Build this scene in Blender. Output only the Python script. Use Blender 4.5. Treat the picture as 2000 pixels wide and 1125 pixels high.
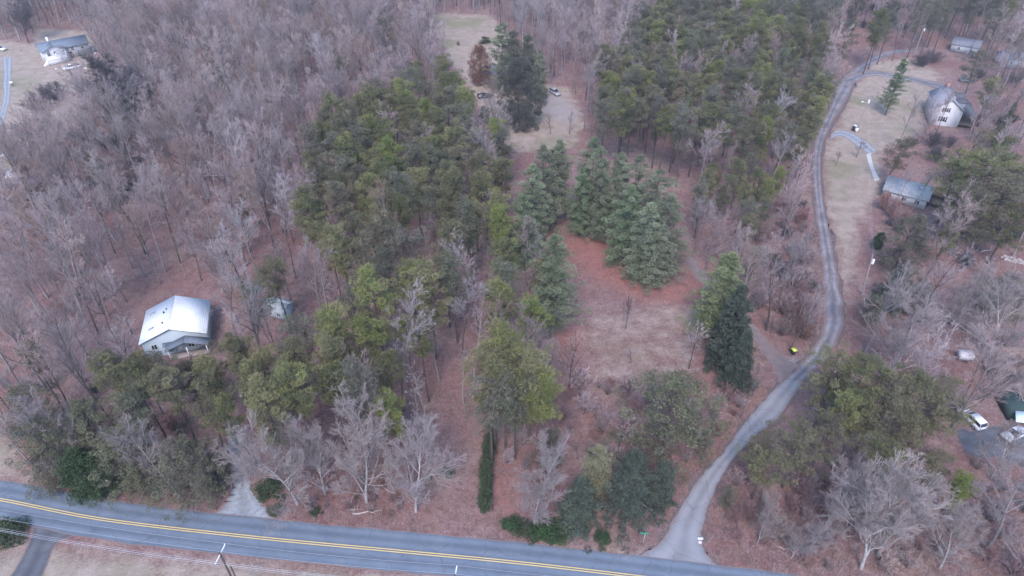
import bpy, math, random
import numpy as np
from math import radians as R, sin, cos, pi
for o in list(bpy.data.objects): bpy.data.objects.remove(o)
scene = bpy.context.scene
COL = scene.collection
# ---------------------------------------------------------------- camera
CAM_H = 90.0; PITCH = 38.0; FPX = 1333.0
cam = bpy.data.cameras.new('camera'); co = bpy.data.objects.new('camera', cam); COL.objects.link(co)
co.location = (0, 0, CAM_H); co.rotation_euler = (R(90 - PITCH), 0, 0)
cam.sensor_width = 36; cam.lens = FPX / 2000 * 36; cam.clip_start = 0.5; cam.clip_end = 6000
scene.camera = co
# ---------------------------------------------------------------- sky, sun, exposure
SUN_EL, SUN_ROT = R(50), R(190)
w = bpy.data.worlds.new('World'); scene.world = w; w.use_nodes = True
nt = w.node_tree; nt.nodes.clear()
sky = nt.nodes.new('ShaderNodeTexSky'); sky.sky_type = 'NISHITA'; sky.sun_disc = False
sky.sun_elevation = SUN_EL; sky.sun_rotation = SUN_ROT; sky.air_density = 1.0; sky.dust_density = 0.8; sky.ozone_density = 3.0
bg = nt.nodes.new('ShaderNodeBackground'); bg.inputs[1].default_value = 0.15
wo = nt.nodes.new('ShaderNodeOutputWorld')
nt.links.new(sky.outputs[0], bg.inputs[0]); nt.links.new(bg.outputs[0], wo.inputs[0])
sl = bpy.data.lights.new('sun', 'SUN'); sl.energy = 1.2; sl.angle = R(18); sl.color = (1.0, 0.85, 0.83)
so = bpy.data.objects.new('sun', sl); COL.objects.link(so)
# sun from behind the camera and to the left, high cloud
sd = (sin(SUN_ROT) * cos(SUN_EL), cos(SUN_ROT) * cos(SUN_EL), sin(SUN_EL))
from mathutils import Vector
so.rotation_euler = Vector(sd).to_track_quat('Z', 'Y').to_euler()
scene.view_settings.view_transform = 'Standard'; scene.view_settings.look = 'None'
scene.view_settings.exposure = 1.66; scene.view_settings.gamma = 1
# ---------------------------------------------------------------- survey helpers
PR = R(PITCH)
def G(px, py, z=0.0):
    u = (px - 1000) / FPX; v = (py - 562.5) / FPX
    dy = cos(PR) - v * sin(PR); dz = -sin(PR) - v * cos(PR)
    t = (z - CAM_H) / dz
    return (u * t, dy * t, z)
def S(x, y, z=0.0):
    d = y * cos(PR) + (CAM_H - z) * sin(PR)
    return (1000 + FPX * x / d, 562.5 + FPX * ((CAM_H - z) * cos(PR) - y * sin(PR)) / d)
def inpoly(x, y, poly):
    c = False; j = len(poly) - 1
    for i in range(len(poly)):
        xi, yi = poly[i]; xj, yj = poly[j]
        if (yi > y) != (yj > y) and x < (xj - xi) * (y - yi) / (yj - yi) + xi: c = not c
        j = i
    return c
def catmull(pts, n=6):
    P = [np.array(p, float) for p in pts]; P = [2 * P[0] - P[1]] + P + [2 * P[-1] - P[-2]]; out = []
    for i in range(1, len(P) - 2):
        for k in range(n):
            t = k / n
            out.append(0.5 * (2 * P[i] + (P[i + 1] - P[i - 1]) * t + (2 * P[i - 1] - 5 * P[i] + 4 * P[i + 1] - P[i + 2]) * t * t + (3 * P[i] - P[i - 1] - 3 * P[i + 1] + P[i + 2]) * t ** 3))
    out.append(P[-2]); return out
# ---------------------------------------------------------------- materials
def mat(name, col, rough=0.85, noise=None, bump=None, metal=0, var=0, tint=None, coat=0, wave=None, spec=0.3):
    """noise=(scale, other colour, lo, hi); bump=(scale,strength); var=per-object brightness spread; tint=(colour a,b) by clump"""
    m = bpy.data.materials.new(name); m.use_nodes = True; n = m.node_tree; b = n.nodes['Principled BSDF']
    b.inputs['Roughness'].default_value = rough; b.inputs['Metallic'].default_value = metal
    b.inputs['Specular IOR Level'].default_value = spec
    if coat: b.inputs['Coat Weight'].default_value = coat
    L = n.links.new
    c = n.nodes.new('ShaderNodeRGB'); c.outputs[0].default_value = (*col, 1); out = c.outputs[0]
    tc = n.nodes.new('ShaderNodeTexCoord')
    if tint:
        a = n.nodes.new('ShaderNodeAttribute'); a.attribute_name = 'tint'
        x = n.nodes.new('ShaderNodeMix'); x.data_type = 'RGBA'; L(a.outputs['Fac'], x.inputs[0]); x.inputs[6].default_value = (*tint[0], 1); x.inputs[7].default_value = (*tint[1], 1); out = x.outputs[2]
    if noise:
        t = n.nodes.new('ShaderNodeTexNoise'); t.inputs['Scale'].default_value = noise[0]; t.inputs['Detail'].default_value = 6; t.inputs['Roughness'].default_value = 0.65
        L(tc.outputs['Object'], t.inputs['Vector'])
        r = n.nodes.new('ShaderNodeMapRange'); r.inputs[1].default_value = noise[2]; r.inputs[2].default_value = noise[3]; L(t.outputs['Fac'], r.inputs[0])
        x = n.nodes.new('ShaderNodeMix'); x.data_type = 'RGBA'; L(r.outputs[0], x.inputs[0]); L(out, x.inputs[6]); x.inputs[7].default_value = (*noise[1], 1); out = x.outputs[2]
    if var:
        oi = n.nodes.new('ShaderNodeObjectInfo'); h = n.nodes.new('ShaderNodeHueSaturation'); r = n.nodes.new('ShaderNodeMapRange')
        r.inputs[3].default_value = 1 - var; r.inputs[4].default_value = 1 + var; L(oi.outputs['Random'], r.inputs[0]); L(r.outputs[0], h.inputs['Value'])
        mm = n.nodes.new('ShaderNodeMath'); mm.operation = 'MULTIPLY'; mm.inputs[1].default_value = 7.31; L(oi.outputs['Random'], mm.inputs[0])
        fr = n.nodes.new('ShaderNodeMath'); fr.operation = 'FRACT'; L(mm.outputs[0], fr.inputs[0])
        r2 = n.nodes.new('ShaderNodeMapRange'); r2.inputs[3].default_value = 0.5 - 0.03; r2.inputs[4].default_value = 0.5 + 0.03; L(fr.outputs[0], r2.inputs[0]); L(r2.outputs[0], h.inputs['Hue'])
        r3 = n.nodes.new('ShaderNodeMapRange'); r3.inputs[3].default_value = 0.7; r3.inputs[4].default_value = 1.1; L(fr.outputs[0], r3.inputs[0]); L(r3.outputs[0], h.inputs['Saturation'])
        L(out, h.inputs['Color']); out = h.outputs[0]
    L(out, b.inputs['Base Color'])
    if bump:
        t = n.nodes.new('ShaderNodeTexNoise'); t.inputs['Scale'].default_value = bump[0]; t.inputs['Detail'].default_value = 5; L(tc.outputs['Object'], t.inputs['Vector'])
        bp = n.nodes.new('ShaderNodeBump'); bp.inputs['Strength'].default_value = bump[1]; bp.inputs['Distance'].default_value = 0.3; L(t.outputs['Fac'], bp.inputs['Height']); L(bp.outputs[0], b.inputs['Normal'])
    if wave:
        t = n.nodes.new('ShaderNodeTexWave'); t.inputs['Scale'].default_value = wave[0]; t.bands_direction = wave[1]; L(tc.outputs['Object'], t.inputs['Vector'])
        bp = n.nodes.new('ShaderNodeBump'); bp.inputs['Strength'].default_value = 0.5; bp.inputs['Distance'].default_value = 0.05; L(t.outputs['Fac'], bp.inputs['Height']); L(bp.outputs[0], b.inputs['Normal'])
    return m
M = {}
M['bark'] = mat('bark', (0.15, 0.125, 0.125), noise=(3, (0.26, 0.23, 0.24), 0.4, 0.7), var=0.3)
M['bark_dark'] = mat('bark_dark', (0.06, 0.046, 0.044), noise=(3, (0.12, 0.092, 0.09), 0.4, 0.7), var=0.2)
M['bark_pale'] = mat('bark_pale', (0.31, 0.285, 0.285), noise=(2, (0.17, 0.15, 0.15), 0.45, 0.7), var=0.12)
M['twig'] = mat('twig', (0.29, 0.21, 0.205), noise=(0.25, (0.38, 0.295, 0.295), 0.35, 0.65), var=0.26)
M['twig_pale'] = mat('twig_pale', (0.29, 0.245, 0.24), noise=(0.3, (0.25, 0.205, 0.205), 0.4, 0.65), var=0.12)
M['twig_brown'] = mat('twig_brown', (0.235, 0.155, 0.14), var=0.25)
M['twig_grey'] = mat('twig_grey', (0.31, 0.27, 0.28), var=0.3)
M['twig_dark'] = mat('twig_dark', (0.10, 0.085, 0.10), var=0.15)
M['twig_red'] = mat('twig_red', (0.25, 0.13, 0.125), noise=(0.5, (0.28, 0.2, 0.2), 0.4, 0.65), var=0.2)
M['pine'] = mat('pine_needles', (0.1, 0.11, 0.04), tint=((0.054, 0.060, 0.032), (0.200, 0.188, 0.080)), noise=(0.35, (0.115, 0.115, 0.066), 0.45, 0.8), var=0.2)
M['pine_yellow'] = mat('yellow_green_needles', (0.1, 0.11, 0.04), tint=((0.09, 0.105, 0.034), (0.21, 0.215, 0.065)), var=0.12)
M['light_conifer'] = mat('light_green_needles', (0.1, 0.11, 0.06), tint=((0.08, 0.095, 0.05), (0.25, 0.26, 0.14)), var=0.08)
M['pine_olive'] = mat('olive_needles', (0.1, 0.11, 0.04), tint=((0.075, 0.078, 0.04), (0.175, 0.165, 0.075)), noise=(0.4, (0.14, 0.125, 0.09), 0.5, 0.8), var=0.12)
M['pine_grey'] = mat('grey_green_needles', (0.1, 0.11, 0.04), tint=((0.075, 0.08, 0.055), (0.15, 0.15, 0.10)), var=0.15)
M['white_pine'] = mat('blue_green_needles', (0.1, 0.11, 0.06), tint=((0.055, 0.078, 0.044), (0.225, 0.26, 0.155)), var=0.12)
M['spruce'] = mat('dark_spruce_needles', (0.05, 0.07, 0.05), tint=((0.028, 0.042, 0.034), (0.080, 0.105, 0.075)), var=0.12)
M['broad'] = mat('dark_evergreen_leaves', (0.04, 0.05, 0.04), tint=((0.032, 0.036, 0.030), (0.10, 0.098, 0.078)), var=0.08)
M['holly'] = mat('holly_leaves', (0.03, 0.07, 0.03), tint=((0.018, 0.036, 0.016), (0.055, 0.095, 0.035)), var=0.1)
M['cedar'] = mat('cedar_leaves', (0.1, 0.11, 0.06), tint=((0.042, 0.052, 0.032), (0.165, 0.165, 0.09)), noise=(0.5, (0.15, 0.13, 0.115), 0.48, 0.75), var=0.15)
M['brown_leaf'] = mat('withered_leaves', (0.2, 0.1, 0.07), tint=((0.12, 0.062, 0.045), (0.23, 0.125, 0.095)))
# ---------------------------------------------------------------- mesh buffers
class Q:
    def __init__(s): s.v = []; s.f = []; s.m = []; s.t = []; s.n = 0
    def add(s, V, F, mi=0, t=None):
        V = np.asarray(V, float).reshape(-1, 3); F = np.asarray(F, int).reshape(-1, 4)
        s.v.append(V); s.f.append(F + s.n); s.m.append(np.full(len(F), mi)); s.t.append(np.full(len(F), 0.5) if t is None else np.asarray(t, float)); s.n += len(V)
    def mesh(s, name, mats, smooth=False):
        V = np.concatenate(s.v); F = np.concatenate(s.f); mi = np.concatenate(s.m); t = np.concatenate(s.t)
        me = bpy.data.meshes.new(name); me.vertices.add(len(V)); me.vertices.foreach_set('co', V.ravel())
        me.loops.add(F.size); me.loops.foreach_set('vertex_index', F.ravel().astype(np.int32))
        me.polygons.add(len(F)); me.polygons.foreach_set('loop_start', np.arange(0, F.size, 4, dtype=np.int32)); me.polygons.foreach_set('loop_total', np.full(len(F), 4, dtype=np.int32))
        me.polygons.foreach_set('material_index', mi.astype(np.int32))
        if smooth: me.polygons.foreach_set('use_smooth', np.ones(len(F), bool))
        a = me.attributes.new('tint', 'FLOAT', 'FACE'); a.data.foreach_set('value', t.astype(np.float32))
        for m in mats: me.materials.append(m)
        me.update(); me.validate(); return me
def norm(a): return a / np.maximum(np.linalg.norm(a, axis=-1, keepdims=True), 1e-9)
def segs(q, A, B, ra, rb, sides=3, mi=0):
    A = np.asarray(A, float).reshape(-1, 3); B = np.asarray(B, float).reshape(-1, 3); N = len(A)
    ra = np.broadcast_to(ra, (N,)); rb = np.broadcast_to(rb, (N,))
    d = norm(B - A); up = np.where(np.abs(d[:, 2:3]) > 0.9, np.array([[1., 0, 0]]), np.array([[0, 0, 1.]]))
    u = norm(np.cross(d, up)); v = np.cross(d, u); V = np.zeros((N, 2 * sides, 3))
    for k in range(sides):
        a = 2 * pi * k / sides; e = u * cos(a) + v * sin(a)
        V[:, k] = A + e * ra[:, None]; V[:, sides + k] = B + e * rb[:, None]
    F = np.array([[k, (k + 1) % sides, sides + (k + 1) % sides, sides + k] for k in range(sides)])
    q.add(V, (F[None] + (np.arange(N) * 2 * sides)[:, None, None]), mi)
def polytubes(q, P, Rr, sides, mi=0):
    for i in range(P.shape[1] - 1): segs(q, P[:, i], P[:, i + 1], Rr[:, i], Rr[:, i + 1], sides, mi)
def boxq(q, x0, x1, y0, y1, z0, z1, mi=0):
    V = [(x0, y0, z0), (x1, y0, z0), (x1, y1, z0), (x0, y1, z0), (x0, y0, z1), (x1, y0, z1), (x1, y1, z1), (x0, y1, z1)]
    q.add(V, [(0, 3, 2, 1), (4, 5, 6, 7), (0, 1, 5, 4), (1, 2, 6, 5), (2, 3, 7, 6), (3, 0, 4, 7)], mi)
def children(rng, P, Rr, n, lf, ang, t0, t1, up, rf, K=4, droop=0.0, wob=0.12):
    N, KP = P.shape[:2]; t = rng.uniform(t0, t1, (N, n)); x = t * (KP - 1); i = np.minimum(x.astype(int), KP - 2); f = (x - i)[..., None]; ar = np.arange(N)[:, None]
    base = P[ar, i] * (1 - f) + P[ar, i + 1] * f; r0 = Rr[ar, i] * (1 - f[..., 0]) + Rr[ar, i + 1] * f[..., 0]; d = norm(P[ar, i + 1] - P[ar, i])
    plen = np.linalg.norm(np.diff(P, axis=1), axis=2).sum(1)[:, None]
    rnd = norm(rng.normal(size=(N, n, 3))); perp = norm(rnd - (rnd * d).sum(-1, keepdims=True) * d)
    a = rng.normal(ang, ang * 0.2, (N, n))[..., None]; dr = norm(d * np.cos(a) + perp * np.sin(a) + np.array([0, 0, up]))
    ln = plen * lf * rng.uniform(0.65, 1.2, (N, n)) * (1.15 - 0.6 * t)
    base = base.reshape(-1, 3); dr = dr.reshape(-1, 3); ln = ln.reshape(-1); r0 = r0.reshape(-1) * rf
    C = np.zeros((len(base), K, 3)); C[:, 0] = base
    for k in range(1, K):
        dr = norm(dr + rng.normal(0, wob, dr.shape) + np.array([0, 0, up * 0.35 - droop])); C[:, k] = C[:, k - 1] + dr * (ln / (K - 1))[:, None]
    RR = r0[:, None] * np.linspace(1, 0.35, K)[None]
    return C, RR
def bare_tree(seed, h, n1=15, spread=0.75, first=0.38, r=0.22, lf=0.42, fork=False, n2=7, n3=6, n4=4, lean=0.0, tw=0.010, mats=('bark', 'twig')):
    rng = np.random.default_rng(seed); T, C = Q(), Q()
    K = 9; P = np.zeros((1, K, 3)); d = np.array([lean, 0, 1.0])
    for k in range(1, K): d = norm(d + rng.normal(0, 0.045, 3) * [1, 1, 0]); P[0, k] = P[0, k - 1] + d * h / (K - 1)
    P[0, 0, 2] = -0.3; Rr = (r * np.linspace(1, 0.12, K) ** 0.9)[None]; Rr[0, 0] *= 1.35
    polytubes(T, P, Rr, 7)
    B1, R1 = children(rng, P, Rr, n1, lf, spread, first, 0.97, 0.25, 0.55, K=6)
    R1 = np.maximum(R1, 0.03); polytubes(T, B1, R1, 4)
    B2, R2 = children(rng, B1, R1, n2, 0.45, 0.6, 0.2, 0.98, 0.14, 0.55); R2 = np.maximum(R2, 0.018); polytubes(C, B2, R2, 3)
    B3, R3 = children(rng, B2, R2, n3, 0.5, 0.6, 0.15, 1, 0.08, 0.6, K=3); R3 = np.maximum(R3, tw); polytubes(C, B3, R3, 3)
    B4, R4 = children(rng, B3, R3, n4, 0.62, 0.55, 0.1, 1, 0.05, 0.6, K=2); R4 = np.maximum(R4 * 0 + tw * 0.85, 0.006); polytubes(C, B4, R4, 3)
    return T, C, mats
def leaves(q, rng, C, rad, n, L, W, flat=0.7, bias=None, mi=0, tints=None, shell=0.55):
    """n blades round every clump centre in C; rad per clump"""
    C = np.asarray(C, float); N = len(C); rad = np.broadcast_to(rad, (N,))
    if tints is None: tints = rng.uniform(0, 1, N)
    d = norm(rng.normal(size=(N, n, 3))); rr = rng.uniform(shell, 1.0, (N, n, 1)) ** 0.6 * rad[:, None, None]
    p = C[:, None] + d * rr * np.array([1, 1, flat]); o = norm(d + rng.normal(0, 0.55, d.shape) + (0 if bias is None else np.array(bias)))
    s = norm(np.cross(o, rng.normal(size=o.shape))); l = L * rng.uniform(0.6, 1.3, (N, n, 1)); wd = W * rng.uniform(0.6, 1.3, (N, n, 1))
    V = np.stack([p - s * wd * .5, p + s * wd * .5, p + o * l + s * wd * 0.3, p + o * l - s * wd * 0.3], axis=2)
    F = np.arange(N * n * 4).reshape(-1, 4); tt = np.clip(np.repeat(tints, n) * 0.75 + rng.uniform(0, 0.3, N * n) + 0.12 * (d[..., 2].reshape(-1)) * 0, 0, 1)
    q.add(V, F, mi, tt)
def pine(seed, h, cw=3.0, base=0.52, nb=60, m='pine', n=120, L=0.30, W=0.055, dome=0.5, cr=0.62, lean=0.02, r=0.2, bark='bark_dark'):
    rng = np.random.default_rng(seed); T, C = Q(), Q(); K = 8
    P = np.zeros((1, K, 3)); d = np.array([rng.normal(0, lean), rng.normal(0, lean), 1.0])
    for k in range(1, K): d = norm(d + rng.normal(0, 0.02, 3) * [1, 1, 0]); P[0, k] = P[0, k - 1] + d * (h * 0.97) / (K - 1)
    P[0, 0, 2] = -0.3; Rr = (r * np.linspace(1, 0.2, K))[None]; polytubes(T, P, Rr, 7)
    t = np.linspace(0, 1, nb) ** 0.85; ph = rng.uniform(0, 2 * pi, nb); z = h * (base + (0.96 - base) * t)
    prof = np.where(t < dome, 0.62 + 0.38 * t / dome, np.sqrt(np.maximum(0, 1 - ((t - dome) / (1.06 - dome)) ** 2)))
    lob = 1 + 0.22 * np.sin(2 * ph + rng.uniform(0, 6.28)) + 0.14 * np.sin(3 * ph + 9 * t); rad = cw * prof * lob * rng.uniform(0.5, 1.2, nb); tr = np.stack([np.interp(z, P[0, :, 2], P[0, :, i]) for i in (0, 1)], 1)
    A = np.stack([tr[:, 0], tr[:, 1], z - 0.12 * rad], 1); B = np.stack([tr[:, 0] + np.cos(ph) * rad, tr[:, 1] + np.sin(ph) * rad, z + 0.22 * rad], 1)
    segs(T, A, B, 0.055, 0.022, 3)
    dead = 10; zz = rng.uniform(0.3, base, dead) * h; pp = rng.uniform(0, 6.28, dead); A2 = np.stack([0 * zz, 0 * zz, zz], 1); segs(T, A2, A2 + np.stack([np.cos(pp), np.sin(pp), 0 * pp + 0.1], 1) * rng.uniform(.5, 1.6, dead)[:, None], 0.03, 0.01, 3)
    f = rng.uniform(0.35, 0.8, nb)[:, None]; cc = np.concatenate([B, A * (1 - f) + B * f + rng.normal(0, 0.35, (nb, 3))])
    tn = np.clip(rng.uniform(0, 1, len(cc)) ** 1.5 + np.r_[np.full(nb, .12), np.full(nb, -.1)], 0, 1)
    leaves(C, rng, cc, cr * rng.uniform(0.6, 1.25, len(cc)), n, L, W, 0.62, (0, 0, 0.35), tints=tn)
    return T, C, (bark, m)
def conifer(seed, h, cw=3.6, base=0.06, layers=26, per=9, m='white_pine', n=60, L=0.36, W=0.10, droop=-0.12, cr=0.55, power=0.85, r=0.24, plume=3, flat=0.4, gap=0.25, bark='bark_dark'):
    """layered conical evergreen: whorls of boughs, each bough carrying a row of plumes"""
    rng = np.random.default_rng(seed); T, C = Q(), Q()
    P = np.array([[[0, 0, -0.3], [0, 0, h * .5], [rng.normal(0, .1), rng.normal(0, .1), h * .97]]]); polytubes(T, P, np.array([[r, r * .6, 0.03]]), 7)
    cs = []; rs = []; tn = []
    for i in range(layers):
        t = i / (layers - 1); z = h * (base + (0.99 - base) * t); rl = cw * (1 - t) ** power * rng.uniform(0.72, 1.2) + 0.25
        np_ = max(3, int(per * (1 - 0.55 * t))); a0 = rng.uniform(0, 6.28); sh = rng.uniform(0, .4)
        for k in range(np_):
            if rng.random() < gap * 0.4: continue
            a = a0 + 2 * pi * k / np_ + rng.normal(0, 0.15); rr = rl * rng.uniform(0.6, 1.25) * (1 + 0.2 * sin(2 * a + seed) + 0.16 * sin(3 * a + 5 * t + seed)); tip = np.array([cos(a) * rr, sin(a) * rr, z + droop * rr + rng.normal(0, .12)]); st = np.array([0, 0, z])
            segs(T, st[None], tip[None], 0.035, 0.01, 3); bt = rng.uniform(0, 1) ** 1.2
            for j in range(plume):
                f = 1 - j * 0.27 + rng.normal(0, .04)
                if f < 0.2: break
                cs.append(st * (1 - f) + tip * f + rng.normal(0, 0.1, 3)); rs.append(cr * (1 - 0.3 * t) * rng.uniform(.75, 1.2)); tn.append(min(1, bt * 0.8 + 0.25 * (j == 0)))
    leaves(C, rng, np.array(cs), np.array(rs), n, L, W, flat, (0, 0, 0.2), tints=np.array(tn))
    return T, C, (bark, m)
def blob_tree(seed, h, cw, base=0.15, nc=120, m='cedar', n=110, L=0.2, W=0.07, cr=0.6, top=0.9, r=0.18, ragged=0.2, bark='bark_dark', twigs=0):
    rng = np.random.default_rng(seed); T, C = Q(), Q()
    P = np.array([[[0, 0, -0.3], [rng.normal(0, .2), rng.normal(0, .2), h * .5], [0, 0, h * .9]]]); polytubes(T, P, np.array([[r, r * .7, 0.04]]), 7)
    u = rng.uniform(0, 1, nc); ph = rng.uniform(0, 6.28, nc); z = h * (base + (1 - base) * u)
    pr = np.sqrt(np.clip(1 - (np.abs(u - 0.32) / 0.70) ** 2.2, 0, 1)); rr = cw * pr * rng.uniform(0.4, 1 + ragged, nc) * top * (1 + 0.18 * np.sin(2 * ph + seed) + 0.15 * np.sin(3 * ph + 7 * u + seed))
    cc = np.stack([np.cos(ph) * rr, np.sin(ph) * rr, z - 0.25], 1); segs(T, np.stack([0 * z, 0 * z, z * 0.8], 1), cc, 0.035, 0.012, 3)
    leaves(C, rng, cc, cr * rng.uniform(0.6, 1.3, nc), n, L, W, 0.8, (0, 0, 0.15))
    if twigs:
        A = cc[rng.integers(0, nc, twigs)]; segs(C, A, A + norm(A - np.array([0, 0, h * .2])) * rng.uniform(.5, 1.5, (twigs, 1)), 0.012, 0.006, 3)
    return T, C, (bark, m)
def shrub(seed, h, n=26, m=('twig_dark', 'twig'), sp=0.5, tw=0.012):
    rng = np.random.default_rng(seed); T, C = Q(), Q(); a = rng.uniform(0, 6.28, n); t = rng.uniform(0.05, sp, n)
    K = 5; P = np.zeros((n, K, 3)); P[:, 0, :2] = rng.normal(0, 0.18, (n, 2)); P[:, 0, 2] = -0.1; d = np.stack([np.cos(a) * np.sin(t), np.sin(a) * np.sin(t), np.cos(t)], 1)
    for k in range(1, K): d = norm(d + rng.normal(0, 0.1, d.shape)); P[:, k] = P[:, k - 1] + d * (h / (K - 1) * rng.uniform(0.7, 1.1, (n, 1)))
    R0 = np.broadcast_to(np.linspace(0.035, 0.014, K), (n, K)); polytubes(T, P, R0, 3)
    B2, R2 = children(rng, P, R0, 7, 0.42, 0.55, 0.2, 1, 0.1, 0.6, K=3); R2 = np.maximum(R2, tw); polytubes(C, B2, R2, 3)
    B3, R3 = children(rng, B2, R2, 5, 0.55, 0.55, 0.1, 1, 0.05, 0.6, K=2); R3 = np.maximum(R3, tw * .8); polytubes(C, B3, R3, 3)
    return T, C, m
# ---------------------------------------------------------------- tree prototypes (mesh pairs)
PROTO = {}
def proto(key, lst, tn='trunk', cn='crown'):
    PROTO[key] = []
    for (T, C, ms) in lst:
        PROTO[key].append((T.mesh(tn, [M[ms[0]]]), C.mesh(cn, [M[ms[1]]]), T, C, ms))
B = []
for i in range(12):   # forest-grown: long bole, ascending narrow crown
    rg = random.Random(i); B.append(bare_tree(10 + i, 21, n1=11 + rg.randint(0, 8), spread=0.45 + 0.35 * rg.random(), first=0.30 + 0.25 * rg.random(), r=0.15 + 0.10 * rg.random(), lf=0.28 + .12 * rg.random(), lean=rg.uniform(-.08, .08), mats=(('bark', 'bark_dark', 'bark', 'bark_dark', 'bark', 'bark_pale')[i % 6], ('twig', 'twig', 'twig_brown', 'twig_grey')[i % 4])))
proto('bare', B)
proto('bare_pale', [bare_tree(40 + i, 20, n1=17, spread=0.72, first=0.28, r=0.25, lf=0.42, mats=('bark', 'twig_pale')) for i in range(3)])
proto('bare_wide', [bare_tree(60 + i, 15, n1=24, spread=0.78, first=0.07, r=0.17, lf=0.47, n2=10, n3=8, n4=5, tw=.0105, mats=('bark_pale', 'twig_pale')) for i in range(4)])
proto('bare_grey', [bare_tree(70 + i, 18, n1=20, spread=0.80, first=0.16, r=0.27, lf=0.52, n2=8, n3=7, mats=('bark', 'twig')) for i in range(2)])
proto('bare_dark', [bare_tree(80 + i, 18, n1=26, spread=0.75, first=0.12, r=0.25, lf=0.45, n2=10, n3=8, n4=5, tw=0.022, mats=('bark_dark', 'twig_dark')) for i in range(2)])
proto('snag', [bare_tree(90 + i, 18, n1=26, spread=1.1, first=0.5, r=0.2, lf=0.16, n2=3, n3=2, n4=1, tw=0.02, mats=('bark', 'bark_pale')) for i in range(2)])
proto('sapling', [bare_tree(95 + i, 8, n1=12, spread=0.55, first=0.25, r=0.08, lf=0.42, n2=5, n3=4, n4=3, tw=0.011, mats=('bark_dark', 'twig')) for i in range(3)])
proto('pine', [pine(100 + i, 21, cw=2.4 + 0.35 * (i % 3), base=0.42 + 0.06 * (i % 4), nb=44 + 7 * (i % 3)) for i in range(8)])
proto('pine_grey', [pine(110 + i, 21, cw=2.6 + .3 * i, base=0.40, nb=46, m='pine_grey', n=90, cr=0.68) for i in range(4)])
proto('pine_yellow', [pine(120 + i, 20, cw=2.3 + .35 * i, base=0.42, nb=50, m='pine_yellow') for i in range(4)])
proto('pine_big', [pine(130 + i, 24, cw=4.0, base=0.30, nb=105, m='pine_yellow', n=120, cr=0.72, dome=0.3) for i in range(1)])
proto('pine_flat', [pine(135 + i, 16, cw=4.4, base=0.50, nb=48, m='pine', n=95, cr=0.7, dome=0.5, bark='bark_dark') for i in range(3)])
proto('pine_full', [pine(145 + i, 17, cw=4.5, base=0.34, nb=58, m='pine', n=115, cr=0.7, dome=0.45) for i in range(3)])
proto('pine_flat_yellow', [pine(140 + i, 16, cw=4.4, base=0.38, nb=46, m='pine_olive', n=105, cr=0.66, dome=0.5) for i in range(2)])
proto('white_pine', [conifer(150 + i, 22, cw=4.2 + .4 * (i % 3), base=0.04 + .05 * (i % 2), layers=20 + i, per=9, n=120, L=.3, W=.06, power=0.34 + .08 * (i % 3), droop=0.12 - .06 * (i % 2), cr=0.72, flat=0.45, gap=.6) for i in range(5)])
proto('white_pine_light', [conifer(160 + i, 22, cw=4.6, base=0.16, layers=24, per=10, m='pine_grey' if i else 'white_pine', n=120, L=.3, W=.06, power=0.45, droop=0.12, cr=0.72, flat=0.45, gap=.6) for i in range(2)])
proto('green_conifer', [conifer(165, 20, cw=4.0, base=0.06, layers=24, per=10, m='light_conifer', n=120, L=.28, W=.06, power=0.45, droop=0.1, cr=0.68, gap=.5)])
proto('spruce', [conifer(170 + i, 16, cw=3.6, base=0.04, layers=28, per=11, m='spruce', n=80, power=0.7, droop=-0.15, cr=0.5) for i in range(2)])
proto('drooping_spruce', [conifer(175, 13, cw=5.6, base=0.06, layers=20, per=12, m='spruce', n=60, L=0.4, W=0.06, power=0.85, droop=-0.28, cr=0.4, plume=3, flat=0.5, bark='bark_pale')])
proto('broad_evergreen', [blob_tree(180, 20, 6.6, base=0.02, nc=420, m='broad', n=150, L=0.18, W=0.11, cr=0.8, top=0.95, ragged=0.05)])
proto('holly', [blob_tree(185 + i, 11, 3.3, base=0.02, nc=170, m='holly', n=140, L=0.2, W=0.13, cr=0.7) for i in range(2)])
proto('cedar', [blob_tree(190 + i, 14, 3.8, base=0.08, nc=190, m='cedar', n=100, cr=0.62, ragged=0.55, twigs=900) for i in range(5)])
proto('brown_tree', [blob_tree(195, 14, 5.2, base=0.12, nc=260, m='brown_leaf', n=110, L=0.2, W=0.12, cr=0.8, ragged=0.08)])
proto('shrub', [shrub(200 + i, 3.2) for i in range(4)], 'stems', 'twigs')
proto('shrub_red', [shrub(210 + i, 3.0, m=('twig_red', 'twig_red'), tw=0.015) for i in range(3)], 'stems', 'twigs')
proto('shrub_dark', [shrub(216 + i, 4.0, n=40, m=('twig_dark', 'twig_dark'), tw=0.02, sp=0.8) for i in range(2)], 'stems', 'twigs')
proto('bush', [blob_tree(220 + i, 2.4, 1.5, base=0.0, nc=40, m='holly', n=90, L=0.16, W=0.09, cr=0.45, r=0.05) for i in range(2)], 'stems', 'foliage')
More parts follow.
